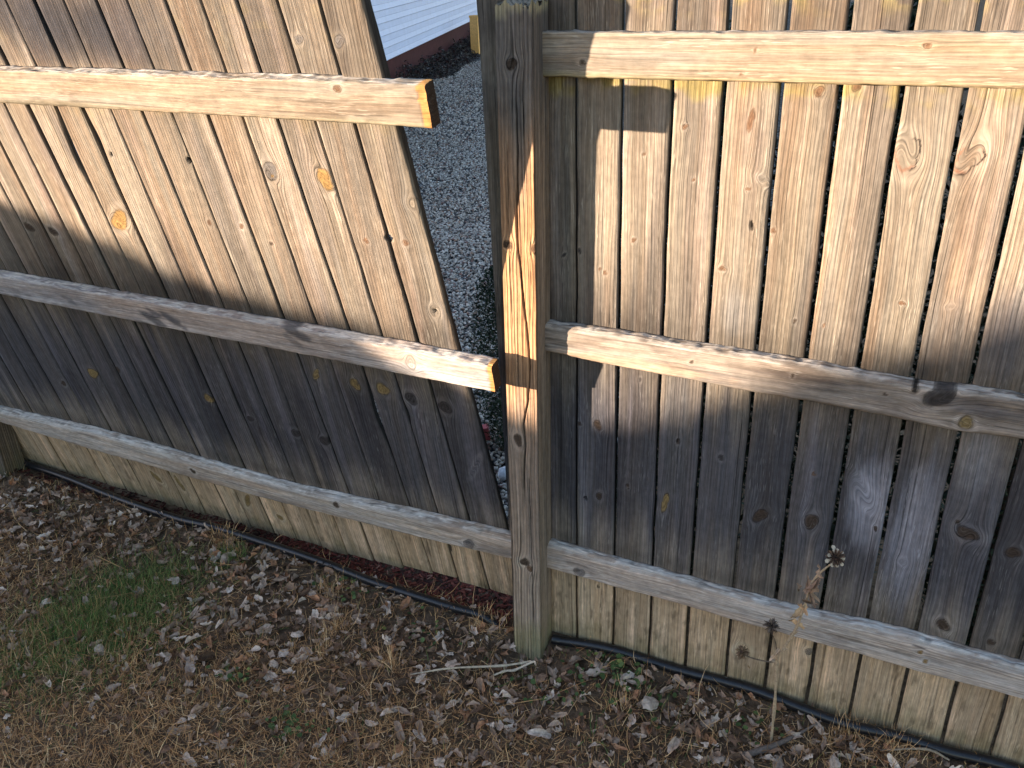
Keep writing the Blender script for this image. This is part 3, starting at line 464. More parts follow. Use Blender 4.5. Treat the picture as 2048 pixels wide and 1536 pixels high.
# ------------------------------------------------------------------ leaves
def leafproto(seed):
    r=np.random.default_rng(seed+100); ns=26; th=np.linspace(-np.pi,np.pi,ns,endpoint=False); kind=seed%5
    if kind<2:
        rad=.5+sum(h*np.exp(-((np.angle(np.exp(1j*(th-a))))/wd)**2) for a,h,wd in ((r.uniform(-.1,.1),.5,.32),(1.05,r.uniform(.25,.5),.3),(-1.05,r.uniform(.25,.5),.3),(2.05,.2,.35),(-2.05,.2,.35)))
    elif kind<4: rad=1/np.sqrt((np.cos(th)/1.05)**2+(np.sin(th)/r.uniform(.45,.75))**2)
    else: rad=.55+.35*r.uniform(0,1,ns); rad=(rad+np.roll(rad,1)+np.roll(rad,-1))/3
    tear=r.uniform(-np.pi,np.pi); rad=rad*(1-.55*np.exp(-(np.angle(np.exp(1j*(th-tear)))/.35)**2)*(r.uniform()<.6))
    rad=rad*(1+r.uniform(-.09,.09,ns)); rings=[.33,.66,1.]
    V=[(0,0)]+[(rad[i]*k*math.cos(th[i]),rad[i]*k*math.sin(th[i])) for k in rings for i in range(ns)]
    V=np.array(V); F=[]
    for i in range(ns):
        j=(i+1)%ns
        if i%2==0: F.append((0,1+i,1+j,1+(i+2)%ns))
        for k in range(2): F.append((1+k*ns+i,1+(k+1)*ns+i,1+(k+1)*ns+j,1+k*ns+j))
    x,y=V[:,0],V[:,1]; c1,c2=r.uniform(-.7,1.3),r.uniform(.6,3.0)*(1 if r.uniform()<.7 else -.5); fold=r.uniform(0,.5)
    ph_=r.uniform(-.7,.7); xr=x*math.cos(ph_)+y*math.sin(ph_); yr=-x*math.sin(ph_)+y*math.cos(ph_)
    def roll(a,c):
        c=c if abs(c)>.05 else .05; return np.sin(a*c)/c,(1-np.cos(a*c))/c
    yy,z1=roll(yr,c2); xx,z2=roll(xr,c1)
    z=z1+z2+fold*np.abs(y)+(fbm(x*2.1+seed*7,y*2.1,seed,2)-.5)*.9*np.hypot(x,y)
    V=np.stack([(xx+.2*(fbm(x*2,y*2+5,seed+9,2)-.5))*1.12,yy*r.uniform(.6,1.),z-z.min()*.5],-1)
    vein=(1-.3*np.exp(-(y/.05)**2)*(x>-.6))*(.8+.4*fbm(x*2.5,y*2.5,seed+31,2)); return V,F,vein
PROT=[leafproto(s) for s in range(14)]
PAL=np.array([(.50,.37,.28),(.62,.48,.375),(.40,.275,.195),(.32,.20,.13),(.21,.12,.075),(.12,.07,.042),(.74,.59,.46),(.42,.21,.11)])
def scatter(name,protos,P,S,ROT,C,mat,label,cat,kind='stuff',smooth=True):
    Vs=[];Fs=[];Cs=[];b=0
    for k,pr in enumerate(protos):
        idx=np.where(np.arange(len(P))%len(protos)==k)[0]
        if len(idx)==0: continue
        V,F,vein=pr; A=np.einsum('nij,vj->nvi',ROT[idx],V)*S[idx][:,None,None]+P[idx][:,None]
        f=np.array(F); n,v=len(idx),len(V)
        Vs.append(A.reshape(-1,3)); Fs.append((f[None]+(np.arange(n)*v)[:,None,None]+b).reshape(-1,f.shape[1])); Cs.append((C[idx][:,None]*np.asarray(vein)[None,:,None]).reshape(-1,3)); b+=n*v
    F=np.concatenate(Fs); 
    o=mesh(name,np.concatenate(Vs),F,mat,col=np.concatenate(Cs),smooth=smooth); return tag(o,label,cat,kind=kind)
def rots(n,tilt):
    az=rng.uniform(0,2*np.pi,n); t=np.abs(rng.normal(0,tilt,n)); ta=rng.uniform(0,2*np.pi,n); out=np.empty((n,3,3))
    k=np.stack([np.cos(ta),np.sin(ta),0*ta],-1); K=np.zeros((n,3,3)); K[:,0,2]=k[:,1];K[:,1,2]=-k[:,0];K[:,2,0]=-k[:,1];K[:,2,1]=k[:,0]
    Rt=np.eye(3)+np.sin(t)[:,None,None]*K+(1-np.cos(t))[:,None,None]*(K@K)
    Rz=np.zeros((n,3,3)); Rz[:,0,0]=np.cos(az);Rz[:,0,1]=-np.sin(az);Rz[:,1,0]=np.sin(az);Rz[:,1,1]=np.cos(az);Rz[:,2,2]=1
    return Rt@Rz
def tri(F): # quads with a repeated index become real triangles handled by validate
    return F
# the fan triangles are stored as quads with a doubled index: split them properly
PROT=[(V,[f for f in F if f[2]!=f[3]]+[(f[0],f[1],f[2],f[2]) for f in []],vein) for V,F,vein in PROT]
# litter positions: thick along the fence, thinner on the lawn
n=15000; x=rng.uniform(-3.4,2.0,n); y=-np.abs(rng.uniform(0,1.9,n))
dens=ss(-.95,-.15,y)*.85+.15; dens=np.where((x<-.9),dens+.25*ss(-.9,-.3,y),dens); dens*=.45+.9*fbm(x*3.1,y*3.1,77,2)
gd=np.exp(-(((x+1.58)/.22)**2+((y+.50)/.30)**2)); dens*=1-.7*gd
dens*=ss(-.012,-.05,y)
m=rng.uniform(0,1,n)<dens*1.05; x,y=x[m],y[m]; n=len(x)
S=rng.uniform(.010,.026,n)*(1+.35*(rng.uniform(0,1,n)>.88)); P=np.stack([x,y,gh(x,y)+rng.uniform(.002,.018,n)],-1)
C=PAL[rng.choice(8,n,p=[.17,.08,.18,.18,.15,.12,.04,.08])]*rng.uniform(.75,1.2,(n,1))
scatter('leaf_litter',PROT,P,S,rots(n,.55),C,M_LEAF,'brown and grey dead leaves lying thick over the ground before the fence','leaves')
# finer crumbs
n=16000; x=rng.uniform(-3.4,2.0,n); y=-rng.uniform(0.0,1.9,n); S=rng.uniform(.003,.008,n); P=np.stack([x,y,gh(x,y)+rng.uniform(0,.007,n)],-1)
CR=[(np.array([(-1,-.5,0),(1,-.4,.2),(.8,.6,0),(-.7,.5,.4)]),[(0,1,2,3)],np.ones(4)),(np.array([(-1,-.3,.3),(.2,-.6,0),(1.1,.2,.5),(-.2,.5,0)]),[(0,1,2,3)],np.ones(4))]
C=PAL[rng.choice(8,n,p=[.12,.06,.15,.2,.2,.2,.02,.05])]*rng.uniform(.7,1.2,(n,1))
scatter('leaf_crumbs',CR,P,S,rots(n,.7),C,M_LEAF,'fine brown crumbs of leaf and straw scattered over the soil','leaf debris')
# single leaves that stand out
LL=['pale curled leaf heap beside the pipe left of the post','pale lobed leaf next to the green tuft near the left pipe','light leaf lying just below the left green tuft','small pale leaf on the grass above the green patch','grey crumpled leaf at the upper edge of the green patch','broad flat tan leaf on the straw at the bottom centre left','large grey leaf at the bottom of the picture, left of centre','narrow rolled leaf standing in the straw below the green patch','long pale leaf lying just below the pipe right of the post','folded tan leaf low in the picture below the post','small light leaf close to the pipe under the leaning fence','pale leaf near the far left end of the pipe','grey leaf in the middle of the green grass patch','pale split leaf on the litter right of the post','curled pale leaf just left of the foot of the post','narrow grey leaf in front of the foot of the post']
for k,((x,y),lb) in enumerate(zip(LEAFPOS,LL)):
    V,F,vein=PROT[(k*5)%14]; s=.024+.008*hsh(k,3,1); Rm=rots(1,.35)[0]; A=(V@Rm.T)*s
    if y>-.06: y-=.05
    A=A-np.array([0,0,A[:,2].min()]); o=mesh('dead_leaf',A,[f for f in F],M_LEAF,col=np.array([(.55,.44,.36),(.46,.36,.29),(.62,.51,.42)][k%3])[None]*vein[:,None]); o.location=(x,y,gz(x,y)+.010); tag(o,lb,'leaf')
# ------------------------------------------------------------------ grass
def blades(name,x,y,L,W,az,lean,C,mat,label,cat,parent=None,z=None,kind='stuff',curl=.6):
    n=len(x); seg=4; t=np.linspace(0,1,seg+1); z0=gh(x,y) if z is None else z
    el=lean[:,None]+curl*rng.uniform(-1,1,(n,1))*t[None]*1.6; dl=L[:,None]/seg
    az2=az[:,None]+rng.uniform(-1,1,(n,1))*t[None]*1.6
    dx=np.cos(el)*np.cos(az2)*dl; dy=np.cos(el)*np.sin(az2)*dl; dz=np.sin(el)*dl
    X=x[:,None]+np.concatenate([np.zeros((n,1)),np.cumsum(dx[:,1:],1)],1); Yy=y[:,None]+np.concatenate([np.zeros((n,1)),np.cumsum(dy[:,1:],1)],1); Z=z0[:,None]+np.concatenate([np.zeros((n,1)),np.cumsum(dz[:,1:],1)],1)
    Z=np.maximum(Z,z0[:,None]+.001)
    wv=W[:,None]*(1-t**2*.85)[None]*.5; px=-np.sin(az2)*wv; py=np.cos(az2)*wv; up_=rng.uniform(-.7,.7,(n,1))*wv
    A=np.stack([X-px,Yy-py,Z-up_],-1); B=np.stack([X+px,Yy+py,Z+up_],-1); V=np.stack([A,B],2).reshape(-1,3)
    i=(np.arange(n)*(seg+1)*2)[:,None]+np.arange(seg)[None]*2; F=np.stack([i,i+1,i+3,i+2],-1).reshape(-1,4)
    o=mesh(name,V,F,mat,parent,col=np.repeat(C,(seg+1)*2,0)); return tag(o,label,cat,kind=kind)
SP=np.array([(.62,.34,.145),(.74,.46,.22),(.46,.24,.105),(.30,.155,.07),(.54,.31,.14),(.80,.54,.29)])
n=165000; x=rng.uniform(-3.4,2.0,n); y=-rng.uniform(.0,1.95,n)
d=.22+1.1*ss(-.15,-.75,y); d*=.25+1.3*fbm(x*4,y*4,21,3); d=np.maximum(d,.9*np.exp(-(((x-.65)/.25)**2+((y+.12)/.1)**2)))
m=rng.uniform(0,1,n)<d; x,y=x[m],y[m]; n=len(x)
clump=fbm(x*7,y*7,5,2)
blades('dry_grass',x,y,rng.uniform(.015,.055,n)*(.7+.7*clump),rng.uniform(.001,.0022,n),rng.uniform(0,6.28,n),np.abs(rng.normal(.08,.45,n)),SP[rng.choice(6,n,p=[.26,.16,.2,.14,.16,.08])]*rng.uniform(.6,1.15,(n,1)),M_GRASS,'straw coloured dead grass matted over the lawn','grass',z=gh(x,y)+rng.uniform(0,.014,n),curl=.9)
# tufts standing up
xs2=[];ys2=[]
for k,(tx,ty) in enumerate(TUFT[:11]):
    q=60 if k<8 else 30; xs2.append(rng.normal(tx,.022,q)); ys2.append(np.minimum(rng.normal(ty if ty<-.04 else -.06,.018,q),-.03))
x=np.concatenate(xs2);y=np.concatenate(ys2);n=len(x)
blades('dry_grass_tufts',x,y,rng.uniform(.04,.10,n),rng.uniform(.001,.0018,n),rng.uniform(0,6.28,n),rng.normal(.9,.3,n),SP[rng.choice([0,1,4,5],n)]*rng.uniform(.9,1.2,(n,1)),M_GRASS,'upright tufts of straw coloured grass near the fence foot','grass')
# long stalks lying about
n=420; x=rng.uniform(-2.6,1.2,n); y=-rng.uniform(.03,1.2,n)
blades('straw_stalks',x,y,rng.uniform(.08,.19,n),rng.uniform(.0012,.0022,n),rng.uniform(0,6.28,n),np.abs(rng.normal(.12,.2,n)),SP[rng.choice(6,n,p=[.3,.2,.1,.1,.1,.2])],M_GRASS,'long thin straw stalks lying over the leaves','straw',z=gh(x,y)+.008,curl=.3)
# green patch
GR=np.array([(.085,.155,.035),(.14,.20,.055),(.28,.26,.09),(.05,.09,.025)])
xx=[];yy=[]
for k,(px_,py_) in enumerate(GREEN):
    q=[700,1900,2900,1900,900,350][k]; s=[.13,.13,.13,.12,.10,.035][k]; xx.append(rng.normal(px_,s,q)); yy.append(rng.normal(py_ if k<5 else -.10,s*.8,q))
xx.append(rng.uniform(-2.9,1.2,1500)); yy.append(-rng.uniform(.05,1.2,1500))
x=np.concatenate(xx);y=np.minimum(np.concatenate(yy),-.03);n=len(x)
blades('green_grass',x,y,rng.uniform(.03,.075,n),rng.uniform(.001,.0018,n),rng.normal(.9,.9,n),rng.normal(.55,.35,n),GR[rng.choice(4,n)]*rng.uniform(.8,1.35,(n,1)),M_GRASS,'patch of short green grass in the dead lawn on the left','grass')
# clover and small weeds: little round leaves
th=np.linspace(0,2*np.pi,8,endpoint=False); CV=[(np.concatenate([[(0,0,0)],np.stack([np.cos(th),np.sin(th),.18+.1*np.cos(th*2)],-1)]),[(0,1+i,1+(i+1)%8,1+(i+1)%8) for i in range(0)]+[(1+i,1+(i+1)%8,1+(i+2)%8,0) for i in range(0,8,2)],np.ones(9))]
xx=[];yy=[]
for tx,ty,q,s in ((-.05,-.10,45,.06),(-.60,-.16,25,.06),(.10,-.13,25,.07),(-.10,-.22,25,.07),(.40,-.12,18,.06),(-.72,-.62,50,.05),(.7,-.2,25,.05),(-1.0,-.55,30,.04),(.02,-.06,40,.05),(-.95,-.07,25,.05)):
    xx.append(rng.normal(tx,s,q)); yy.append(rng.normal(ty,s*.6,q))
x=np.concatenate(xx);y=np.minimum(np.concatenate(yy),-.04);n=len(x)
scatter('clover',CV,np.stack([x,y,gh(x,y)+rng.uniform(.008,.026,n)],-1),rng.uniform(.004,.009,n),rots(n,.5),np.array([(.06,.10,.03),(.09,.13,.04),(.20,.22,.06)])[rng.choice(3,n,p=[.5,.4,.1])]*rng.uniform(.8,1.2,(n,1)),M_GREEN,'small round green weed leaves at the foot of the fence','weeds')
# ------------------------------------------------------------------ red mulch
n=9000; x=rng.uniform(-3.0,-.30,n); y=rng.uniform(-.05,.26,n); m=(rng.uniform(0,1,n)<.35+.65*ss(-1.7,-1.0,x))&(y>-.035+.012*np.sin(x*9))|((x>-.8)&(y>-.10)&(rng.uniform(0,1,n)<.55)); x,y=x[m],y[m]; n=len(x)
CH=[]
for s in range(5):
    r=np.random.default_rng(s); V=np.array([(a*1.0,b*r.uniform(.18,.35),c*.10) for a in(-1,1) for b in(-1,1) for c in(-1,1)])+r.uniform(-.08,.08,(8,3)); CH.append((V,[(0,1,3,2),(4,6,7,5),(0,4,5,1),(2,3,7,6),(0,2,6,4),(1,5,7,3)],np.ones(8)))
tp=np.array([(.15,.04,.03),(.21,.065,.045),(.09,.03,.024),(.05,.025,.02),(.32,.17,.12)])
tcol=tp[rng.choice(5,n,p=[.3,.22,.23,.2,.05])]*(.45+.55*ss(-1.7,-.9,x))[:,None]
scatter('red_mulch',CH,np.stack([x,y,gh(x,y)+rng.uniform(.0,.012,n)],-1),rng.uniform(.005,.014,n),rots(n,.35),tcol,M_CHIP,'red dyed wood mulch strip under the leaning fence section','mulch',smooth=False)
# ------------------------------------------------------------------ gravel behind
ph=(1+5**.5)/2; ico=np.array([(-1,ph,0),(1,ph,0),(-1,-ph,0),(1,-ph,0),(0,-1,ph),(0,1,ph),(0,-1,-ph),(0,1,-ph),(ph,0,-1),(ph,0,1),(-ph,0,-1),(-ph,0,1)])/1.9
IF=[(0,11,5),(0,5,1),(0,1,7),(0,7,10),(0,10,11),(1,5,9),(5,11,4),(11,10,2),(10,7,6),(7,1,8),(3,9,4),(3,4,2),(3,2,6),(3,6,8),(3,8,9),(4,9,5),(2,4,11),(6,2,10),(8,6,7),(9,8,1)]
ST=[]
for s in range(8):
    r=np.random.default_rng(s+50); V=ico*r.uniform(.75,1.2,(12,1))*np.array((1.15,.9,.62)); ST.append((V,IF,np.ones(12)))
def inwedge(x,y,mg):
    d=np.stack([x-CAM[0],y-CAM[1],np.full(len(x),-.03)-CAM[2]],-1); zc=d@fw; px_=1024+FPX*(d@r2)/zc; return (px_>740-mg)&(px_<1020+mg)
pts=[]
for (ya,yb,dn,mg) in ((.26,4.,3400,110),(4.,7.,2300,80),(7.,14.,1000,60)):
    xa=-.627*0-(.4+.72*yb)-.5; n=int((yb-ya)*(abs(xa)+.2)*dn); x=rng.uniform(xa-.2,-.30,n); y=rng.uniform(ya,yb,n); m=inwedge(x,y,mg); pts.append(np.stack([x[m],y[m],np.full(m.sum(),1.+.25*(ya>6))],-1))
pt=np.concatenate(pts)
wd=pt[:,0]*0
# keep the stones off the bed beside the house
HA,HB=np.array(HW[0]),np.array(HW[1]); hd=(HB-HA)[:2]; hd/=np.linalg.norm(hd); hn=np.array((hd[1],-hd[0])); hn=hn if hn[0]>0 else -hn
dist=(pt[:,:2]-HA[:2])@hn; along=(pt[:,:2]-HA[:2])@hd
edge=.12+.42*ss(.7,2.2,along)+.16*fbm(along*2.5,along*0,3,2)
pt=pt[dist>edge]; n=len(pt)
sc_=np.array([(.50,.44,.385),(.39,.345,.30),(.27,.23,.20),(.62,.56,.50),(.16,.135,.12),(.33,.22,.16),(.24,.14,.12)])
S=rng.uniform(.0055,.0125,n)*pt[:,2]
scatter('gravel',ST,np.stack([pt[:,0],pt[:,1],gh(pt[:,0],pt[:,1])+rng.uniform(0,.012,n)],-1),S,rots(n,.9),sc_[rng.choice(7,n,p=[.28,.22,.14,.14,.09,.07,.06])]*rng.uniform(.85,1.15,(n,1)),M_STONE,'grey pebble gravel in the yard behind the fence','gravel')
# ------------------------------------------------------------------ house behind
house=empty('house','white sided house with dark red foundation behind the gap in the fence','house',tuple(HA[:2])+(0.,))
hx=hd; L1,L2=-7.,14.
def hp(a,o,z): q=HA[:2]+hx*a+hn*o; return (q[0]-HA[0],q[1]-HA[1],z)
# siding: double-four laps
V=[];F=[]
zb0=.42; lap=.088; rows=28
prof=[]
for k in range(rows):
    z=zb0+k*lap; h_=.012 if k%2==0 else .005; prof+= [(.003,z),(.018 if k%2==0 else .008,z+h_),(.003,z+lap-.001)]
for a in (L1,L2):
    for o_,z in prof: V.append(hp(a,o_,z))
m_=len(prof); F=[(i,i+1,m_+i+1,m_+i) for i in range(m_-1)]
b=len(V)
for a,o_ in ((L1,0.),(L2,0.),(L2,-7.),(L1,-7.)):
    V.append(hp(a,o_,zb0)); V.append(hp(a,o_,zb0+rows*lap))
F+= [(b+2,b+4,b+5,b+3),(b+4,b+6,b+7,b+5),(b+6,b,b+1,b+7),(b,b+6,b+4,b+2)]
mesh('siding',V,F,M_SIDING,house,smooth=False)
def boxm(name,corners,z0_,z1_,mat,parent):
    V=[(x_,y_,z0_) for x_,y_ in corners]+[(x_,y_,z1_) for x_,y_ in corners]; k=len(corners)
    F=[tuple(range(k))[::-1],tuple(range(k,2*k))]+[(i,(i+1)%k,(i+1)%k+k,i+k) for i in range(k)]
    return mesh(name,V,F,mat,parent,smooth=False)
c4=lambda a0,a1,o0,o1:[hp(a0,o0,0)[:2],hp(a1,o0,0)[:2],hp(a1,o1,0)[:2],hp(a0,o1,0)[:2]]
boxm('foundation',c4(L1+.05,L2-.05,-.03,-6.9),-.1,zb0-.002,M_FOUND,house)
boxm('corner_trim',c4(L1-.03,L1+.09,.03,-.09),zb0-.01,zb0+rows*lap,M_SIDING,house)
zr_=zb0+rows*lap
mesh('roof',[hp(L1-.3,.4,zr_+.004),hp(L2+.3,.4,zr_+.004),hp(L2+.3,-3.5,zr_+1.9),hp(L1-.3,-3.5,zr_+1.9),hp(L2+.3,-7.4,zr_+.004),hp(L1-.3,-7.4,zr_+.004)],[(0,1,2,3),(3,2,4,5),(0,3,5),(1,4,2),(0,5,4,1)],M_ROOF,house,smooth=False)
# tan step box at the wall
# dark bed of leaves and low plants beside the house
n=14000; al=rng.uniform(-5.,12.,n); of=rng.uniform(.0,.95,n); ed=.12+.42*ss(.7,2.2,al)+.16*fbm(al*2.5,al*0,3,2); m=of<ed+rng.normal(0,.05,n); al,of=al[m],of[m]; n=len(al)
q=HA[:2][None]+hx[None]*al[:,None]+hn[None]*of[:,None]; q0=q; 
hh=.02+.42*fbm(al*2.2,of*3.,12,2)*ss(.6,.15,of)
scatter('leafy_bed',PROT[:5],np.stack([q[:,0],q[:,1],gh(q[:,0],q[:,1])+rng.uniform(0,1,n)*hh],-1),rng.uniform(.018,.045,n),rots(n,.8),np.array([(.04,.035,.035),(.07,.06,.055),(.11,.10,.095),(.05,.025,.025),(.16,.15,.14)])[rng.choice(5,n,p=[.34,.28,.14,.18,.06])],M_LEAF,'dark bed of dead leaves and low plants along the house foundation','plant bed')
# tan wooden post in the yard
tpos=np.array((-8.50,15.3)); tp_=empty('wooden_post','short tan wooden post in the yard near the white house','post',(tpos[0],tpos[1],0))
def sq(w): return [(-w,-w),(w,-w),(w,w),(-w,w)]
boxm('shaft',sq(.09),-.1,.66,M_TAN,tp_); boxm('cap',sq(.10),.661,.70,M_TAN,tp_)
# ------------------------------------------------------------------ shrubs
def shrub(name,loc,H,R,n,cols,label,cat,size=.02,cone=True,trunk=True,mat=None):
    e=empty(name,label,cat,loc); h=rng.uniform(0,1,n)**.8; a=rng.uniform(0,6.28,n); rr=np.sqrt(rng.uniform(.05,1,n))
    prof_=(1-h)**.6*1.0+.12 if cone else np.sqrt(np.clip(1-(2*h-1)**2,.02,1))
    rad_=R*prof_*rr*(.75+.5*fbm(a*1.6,h*5,int(H*100),2)); P=np.stack([np.cos(a)*rad_,np.sin(a)*rad_,h*H],-1)
    V0=np.array([(0,0,0),(.5,.18,.1),(1.,0,.25),(.5,-.18,.1)]); pr=[(V0,[(0,1,2,3)],np.ones(4))]
    Vs=np.einsum('nij,vj->nvi',rots(n,1.1),V0)*(size*rng.uniform(.6,1.4,n))[:,None,None]+P[:,None]; F=np.arange(n*4).reshape(n,4)
    cc=np.array(cols)[rng.choice(len(cols),n)]*rng.uniform(.7,1.3,(n,1))
    mesh('foliage',Vs.reshape(-1,3),F,mat or M_GREEN,e,col=np.repeat(cc,4,0))
    if trunk:
        V,F=sweep(None,[(0,0,-.05),(.005,.003,H*.4),(0,.0,H*.85)],[.012,.009,.003],None); mesh('trunk',V,F,M_STALK,e,col=np.broadcast_to((.06,.045,.035),(len(V),3)))
    return e
shrub('evergreen_shrub',(-.84,.98,-.04),.84,.15,12000,[(.018,.035,.014),(.03,.05,.02),(.012,.022,.012)],'small dark evergreen shrub in the gap just behind the thick post','shrub',.016,cone=False)
for k,(sx,sy,hh_,rr_,lb) in enumerate([(.02,.42,1.75,.24,'dark leafy shrub glimpsed between boards nearest the post'),(.45,.46,1.8,.27,'tall dark green shrub glimpsed between boards in the middle of the right fence section'),(.92,.50,1.85,.30,'dark green shrub behind the boards at the right edge of the picture')]):
    shrub('leafy_shrub',(sx,sy,-.04),hh_,rr_,16000,[(.012,.028,.012),(.02,.042,.018),(.03,.036,.02)],lb,'shrub',.032,cone=False)
# red brick and white stones beside the shrub
def rock(name,loc,s,colr,label,cat,seed=3,box=False):
    r=np.random.default_rng(seed); V=ico*r.uniform(.8,1.15,(12,1))*np.array(s)
    if box: V=np.array([(a*s[0],b*s[1],c*s[2]) for a in(-1,1) for b in(-1,1) for c in(-1,1)])+r.uniform(-.003,.003,(8,3)); F=[(0,1,3,2),(4,6,7,5),(0,4,5,1),(2,3,7,6),(0,2,6,4),(1,5,7,3)]
    else: F=IF
    o=mesh(name,V,F,M_STONE,col=np.broadcast_to(colr,(len(V),3)),smooth=not box); o.location=loc; o.rotation_euler=(.2,.1,.7+seed); return tag(o,label,cat)
rock('brick',(-1.00,.99,.0),(.05,.03,.026),(.45,.10,.11),'dull red brick on the gravel at the base of the small evergreen','brick',3,True)
rock('white_stone',(-.765,.77,-.02),(.045,.034,.03),(.75,.76,.8),'larger bright white stone low in the gap beside the post','stone',4)
rock('white_stone',(-.705,.765,-.02),(.026,.022,.022),(.7,.7,.74),'smaller white stone touching the bright one beside the post','stone',5)
rock('stone',(-.645,.47,-.015),(.035,.03,.022),(.16,.14,.12),'dull brown stone at the bottom of the gap beside the post','stone',6)
# ------------------------------------------------------------------ twigs and the dead flower
o=sweep('twig',[(x,y,gz(x,y)+h) for (x,y),h in zip(TW1,(.020,.028,.034,.055))],[.0018,.003,.0036,.0034],M_STALK,col=(.55,.45,.33),knob=.25); tag(o,'long thin pale twig lying to the left of the post foot','twig')
o=sweep('twig',[(x,y,gz(x,y)+h) for (x,y),h in zip(TW2,(.022,.032,.036,.062,.06))],[.0026,.0036,.0036,.0032,.0022],M_STALK,col=(.64,.52,.39),knob=.25); tag(o,'short bent pale twig resting against the front of the post foot','twig')
o=sweep('branch',[(x,min(y,-.05),gz(x,y)+h) for (x,y),h in zip(BR,(.012,.014,.014,.018))],[.009,.008,.004,.003],M_STALK,col=(.17,.13,.105),knob=.3,seed=4); tag(o,'brown broken branch on the ground below the dead flower','branch')
o=sweep('branch',[(x,min(y,-.05),gz(x,y)+h) for (x,y),h in zip(BR2,(.01,.03,.03))],[.003,.004,.002],M_STALK,col=(.30,.24,.17),knob=.3,seed=5); tag(o,'thin tan branch on the ground near the right fence foot','branch')
px0=np.array(PLB); fl=empty('dead_flower','dead brown flower stalk with seed heads standing before the right fence','flower',tuple(px0))
def loc_(L): return [tuple(np.array(p)-px0) for p in L]
sc1=(.42,.31,.20)
st=loc_(STEM); st[0]=(st[0][0],st[0][1],-.03)
sweep('stem',st,[.0042,.004,.0038,.0034,.0032,.003,.0028,.0024,.0022,.002],M_STALK,fl,col=sc1,knob=.35)
sweep('stem',loc_(STEM2),[.0014,.0012,.001],M_STALK,fl,col=(.12,.085,.06),knob=.2)
sweep('stem',loc_(STEM3),[.0018,.0017,.0016],M_STALK,fl,col=(.15,.11,.08),knob=.2)
def head(name,c_,R,n,cols,size,petals=0,axis=(0,0,1),parent=fl):
    c_=np.array(c_)-px0; P=rng.normal(0,1,(n,3)); P/=np.linalg.norm(P,axis=1)[:,None]; V0=np.array([(0,-.15,0),(1,-.06,0),(1.05,.06,.05),(0,.15,0)])
    Rm=np.empty((n,3,3)); Rm[:,:,0]=P; t_=np.cross(P,rng.normal(0,1,(n,3))); t_/=np.linalg.norm(t_,axis=1)[:,None]; Rm[:,:,1]=t_; Rm[:,:,2]=np.cross(P,t_)
    V=np.einsum('nij,vj->nvi',Rm,V0)*(size*rng.uniform(.6,1.3,n))[:,None,None]+P[:,None]*R*.6+c_
    C=np.repeat(np.array(cols)[rng.choice(len(cols),n)],4,0); hd_=mesh(name,V.reshape(-1,3),np.arange(n*4).reshape(n,4),M_STALK,parent,col=C)
    core=mesh('seed_cone',ico*R*.8+c_,IF,M_STALK,hd_,col=np.broadcast_to((.06,.04,.03),(12,3)))
    return hd_
h1=head('seed_head',STEM[-1],.0135,260,[(.13,.08,.055),(.20,.13,.085),(.07,.045,.035)],.011)
# spoon shaped papery petals round the head
c_=np.array(STEM[-1])-px0; Vp=[];Fp=[]
pet=np.array([(.2,-.05,0),(.6,-.07,.03),(.85,-.17,.06),(1.02,-.10,.05),(1.05,.08,.05),(.88,.17,.06),(.6,.07,.03),(.2,.05,0)])
axis=np.array((.45,-.55,.55)); axis/=np.linalg.norm(axis); e1=np.cross(axis,(0,0,1.)); e1/=np.linalg.norm(e1); e2=np.cross(axis,e1)
for k,a in enumerate(np.deg2rad([10,48,85,120,165,205,232,262,290,335])):
    d=e1*math.cos(a)+e2*math.sin(a)+axis*rng.uniform(-.35,.35); d/=np.linalg.norm(d); s_=np.cross(axis,d); s_/=np.linalg.norm(s_); u_=np.cross(d,s_); b=len(Vp)
    sz=.025*rng.uniform(.75,1.1)
    for p in pet: Vp.append(c_+sz*(d*p[0]+s_*p[1]*1.2+u_*p[2]))
    Fp.append(tuple(range(b,b+8)))
mesh('petals',Vp,Fp,M_STALK,h1,col=np.broadcast_to((.52,.43,.32),(len(Vp),3)))
head('seed_head',STEM2[-1],.010,150,[(.12,.09,.075),(.17,.13,.10)],.012)
head('seed_head',STEM3[-1],.009,120,[(.16,.10,.06),(.22,.15,.09)],.012)
# shrivelled leaves along the stalk
def shriv(pos,s,colr,seed,tilt=1.2,parent=fl):
    V,F,vein=PROT[seed%14]; Rm=rots(1,tilt)[0]; return mesh('withered_leaf',(V*np.array((1,.55,1.)))@Rm.T*s+np.array(pos)-px0,F,M_LEAF,parent,col=np.array(colr)[None]*vein[:,None])
SL=np.array(STEM)
for k,(t_,s,cc) in enumerate([(3.9,.010,(.28,.19,.11)),(4.2,.014,(.34,.22,.12)),(4.6,.018,(.36,.24,.13)),(5.0,.016,(.30,.19,.11)),(5.35,.014,(.22,.14,.09)),(5.7,.020,(.26,.16,.10)),(6.0,.020,(.24,.15,.09)),(6.3,.016,(.20,.13,.09)),(7.0,.013,(.22,.14,.09)),(3.4,.010,(.4,.28,.18))]):
    i=int(t_); f=t_-i; shriv(SL[i]*(1-f)+SL[i+1]*f+rng.normal(0,.004,3),s*1.75,np.array(cc)*1.6,k*3+1)
shriv(SL[3]+(-.008,-.006,.008),.019,(.62,.44,.29),3,.9); shriv(SL[3]+(-.006,-.004,-.02),.013,(.42,.30,.2),6)
shriv(SL[5]+(-.022,0,.055),.012,(.28,.19,.12),8); shriv(np.array(STEM3[-1])+(.0,0,-.018),.014,(.24,.16,.1),9); shriv(np.array(STEM3[-2])+(.012,0,-.035),.009,(.34,.22,.12),10); shriv(np.array(STEM3[-1])+(-.004,0,.012),.012,(.2,.13,.08),11)
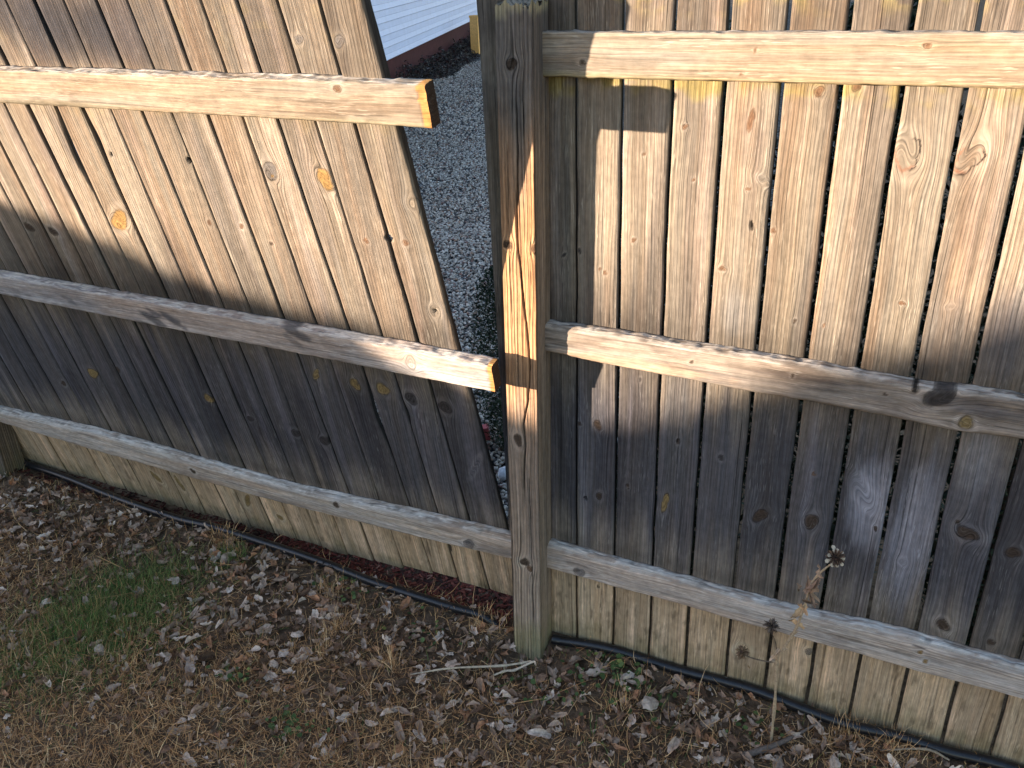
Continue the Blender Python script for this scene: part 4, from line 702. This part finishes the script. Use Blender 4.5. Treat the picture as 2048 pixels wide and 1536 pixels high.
# ------------------------------------------------------------------ unseen blocker added behind the photographer, top shaped to shade the fence foot
tn=.0858858; hd2=np.array((.79596174,.60534694)); pr=np.array((.60534694,-.79596174)); D=9.0
prof=[(-9,1.5),(-4,1.35),(-2.2,1.25),(-1.3,1.12),(-1.02,1.075),(-.956,1.05),(-.892,1.055),(-.835,1.01),(-.777,1.01),(-.728,.965),(-.692,.95),(-.624,.935),(-.541,.93),(-.465,.915),(-.417,.905),(-.35,.93),(-.30,.91),(-.25,.85),(-.181,.80),(-.12,.735),(-.06,.725),(.0,.745),(.06,.79),(.108,.85),(.179,.917),(.246,.971),(.308,1.035),(.367,1.088),(.422,1.139),(.492,1.22),(.7,1.35),(1.5,1.4),(4,1.5),(9,1.6)]
ps=np.array([p[0] for p in prof]); phh=np.array([p[1] for p in prof])+tn*D
hc=-hd2*D; sun_blocker=empty('sun_blocker','unseen leafy blocker added behind the camera to shade the foot of the fence','sun_blocker',(hc[0],hc[1],0.))
n=26000; s=np.concatenate([rng.uniform(-1.4,.9,n//2*1),rng.uniform(-9,9,n//2)]); top=np.interp(s,ps,phh); thick=.30
zz=np.where(rng.uniform(0,1,len(s))<.6,top-np.abs(rng.normal(0,.03,len(s))),rng.uniform(0,1,len(s))*top); of=rng.uniform(-thick,thick,len(s)); 
P=pr[None]*s[:,None]+hd2[None]*of[:,None]; V0=np.array([(0,0,0),(.5,.3,.05),(1.,0,.1),(.5,-.3,.05)])
Vs=np.einsum('nij,vj->nvi',rots(len(s),.9),V0)*rng.uniform(.02,.045,len(s))[:,None,None]+np.concatenate([P,(zz-.02)[:,None]],1)[:,None]
mesh('foliage',Vs.reshape(-1,3),np.arange(len(s)*4).reshape(-1,4),M_GREEN,sun_blocker,col=np.repeat(np.array([(.05,.08,.03),(.07,.09,.035)])[rng.choice(2,len(s))],4,0))
ss_=np.linspace(-9,9,1400); tt=np.interp(ss_,ps,phh)-.025+(fbm(ss_*9,ss_*0,4,3)-.5)*.02
V=[]
for o_ in (-.25,.25):
    for s1,t1 in zip(ss_,tt): q=pr*s1+hd2*o_; V+= [(q[0],q[1],-.15),(q[0],q[1],t1)]
m=len(ss_); F=[]
for i in range(m-1):
    a=2*i; F+= [(a,a+2,a+3,a+1),(2*m+a,2*m+a+1,2*m+a+3,2*m+a+2),(a+1,a+3,2*m+a+3,2*m+a+1)]
F+= [(0,1,2*m+1,2*m),(2*m-2,4*m-2,4*m-1,2*m-1)]
mesh('blocker_core',V,F,M_GREEN,sun_blocker,col=np.broadcast_to((.03,.04,.02),(len(V),3)))
print('verts',sum(len(o.data.vertices) for o in sc.objects if o.type=='MESH'))
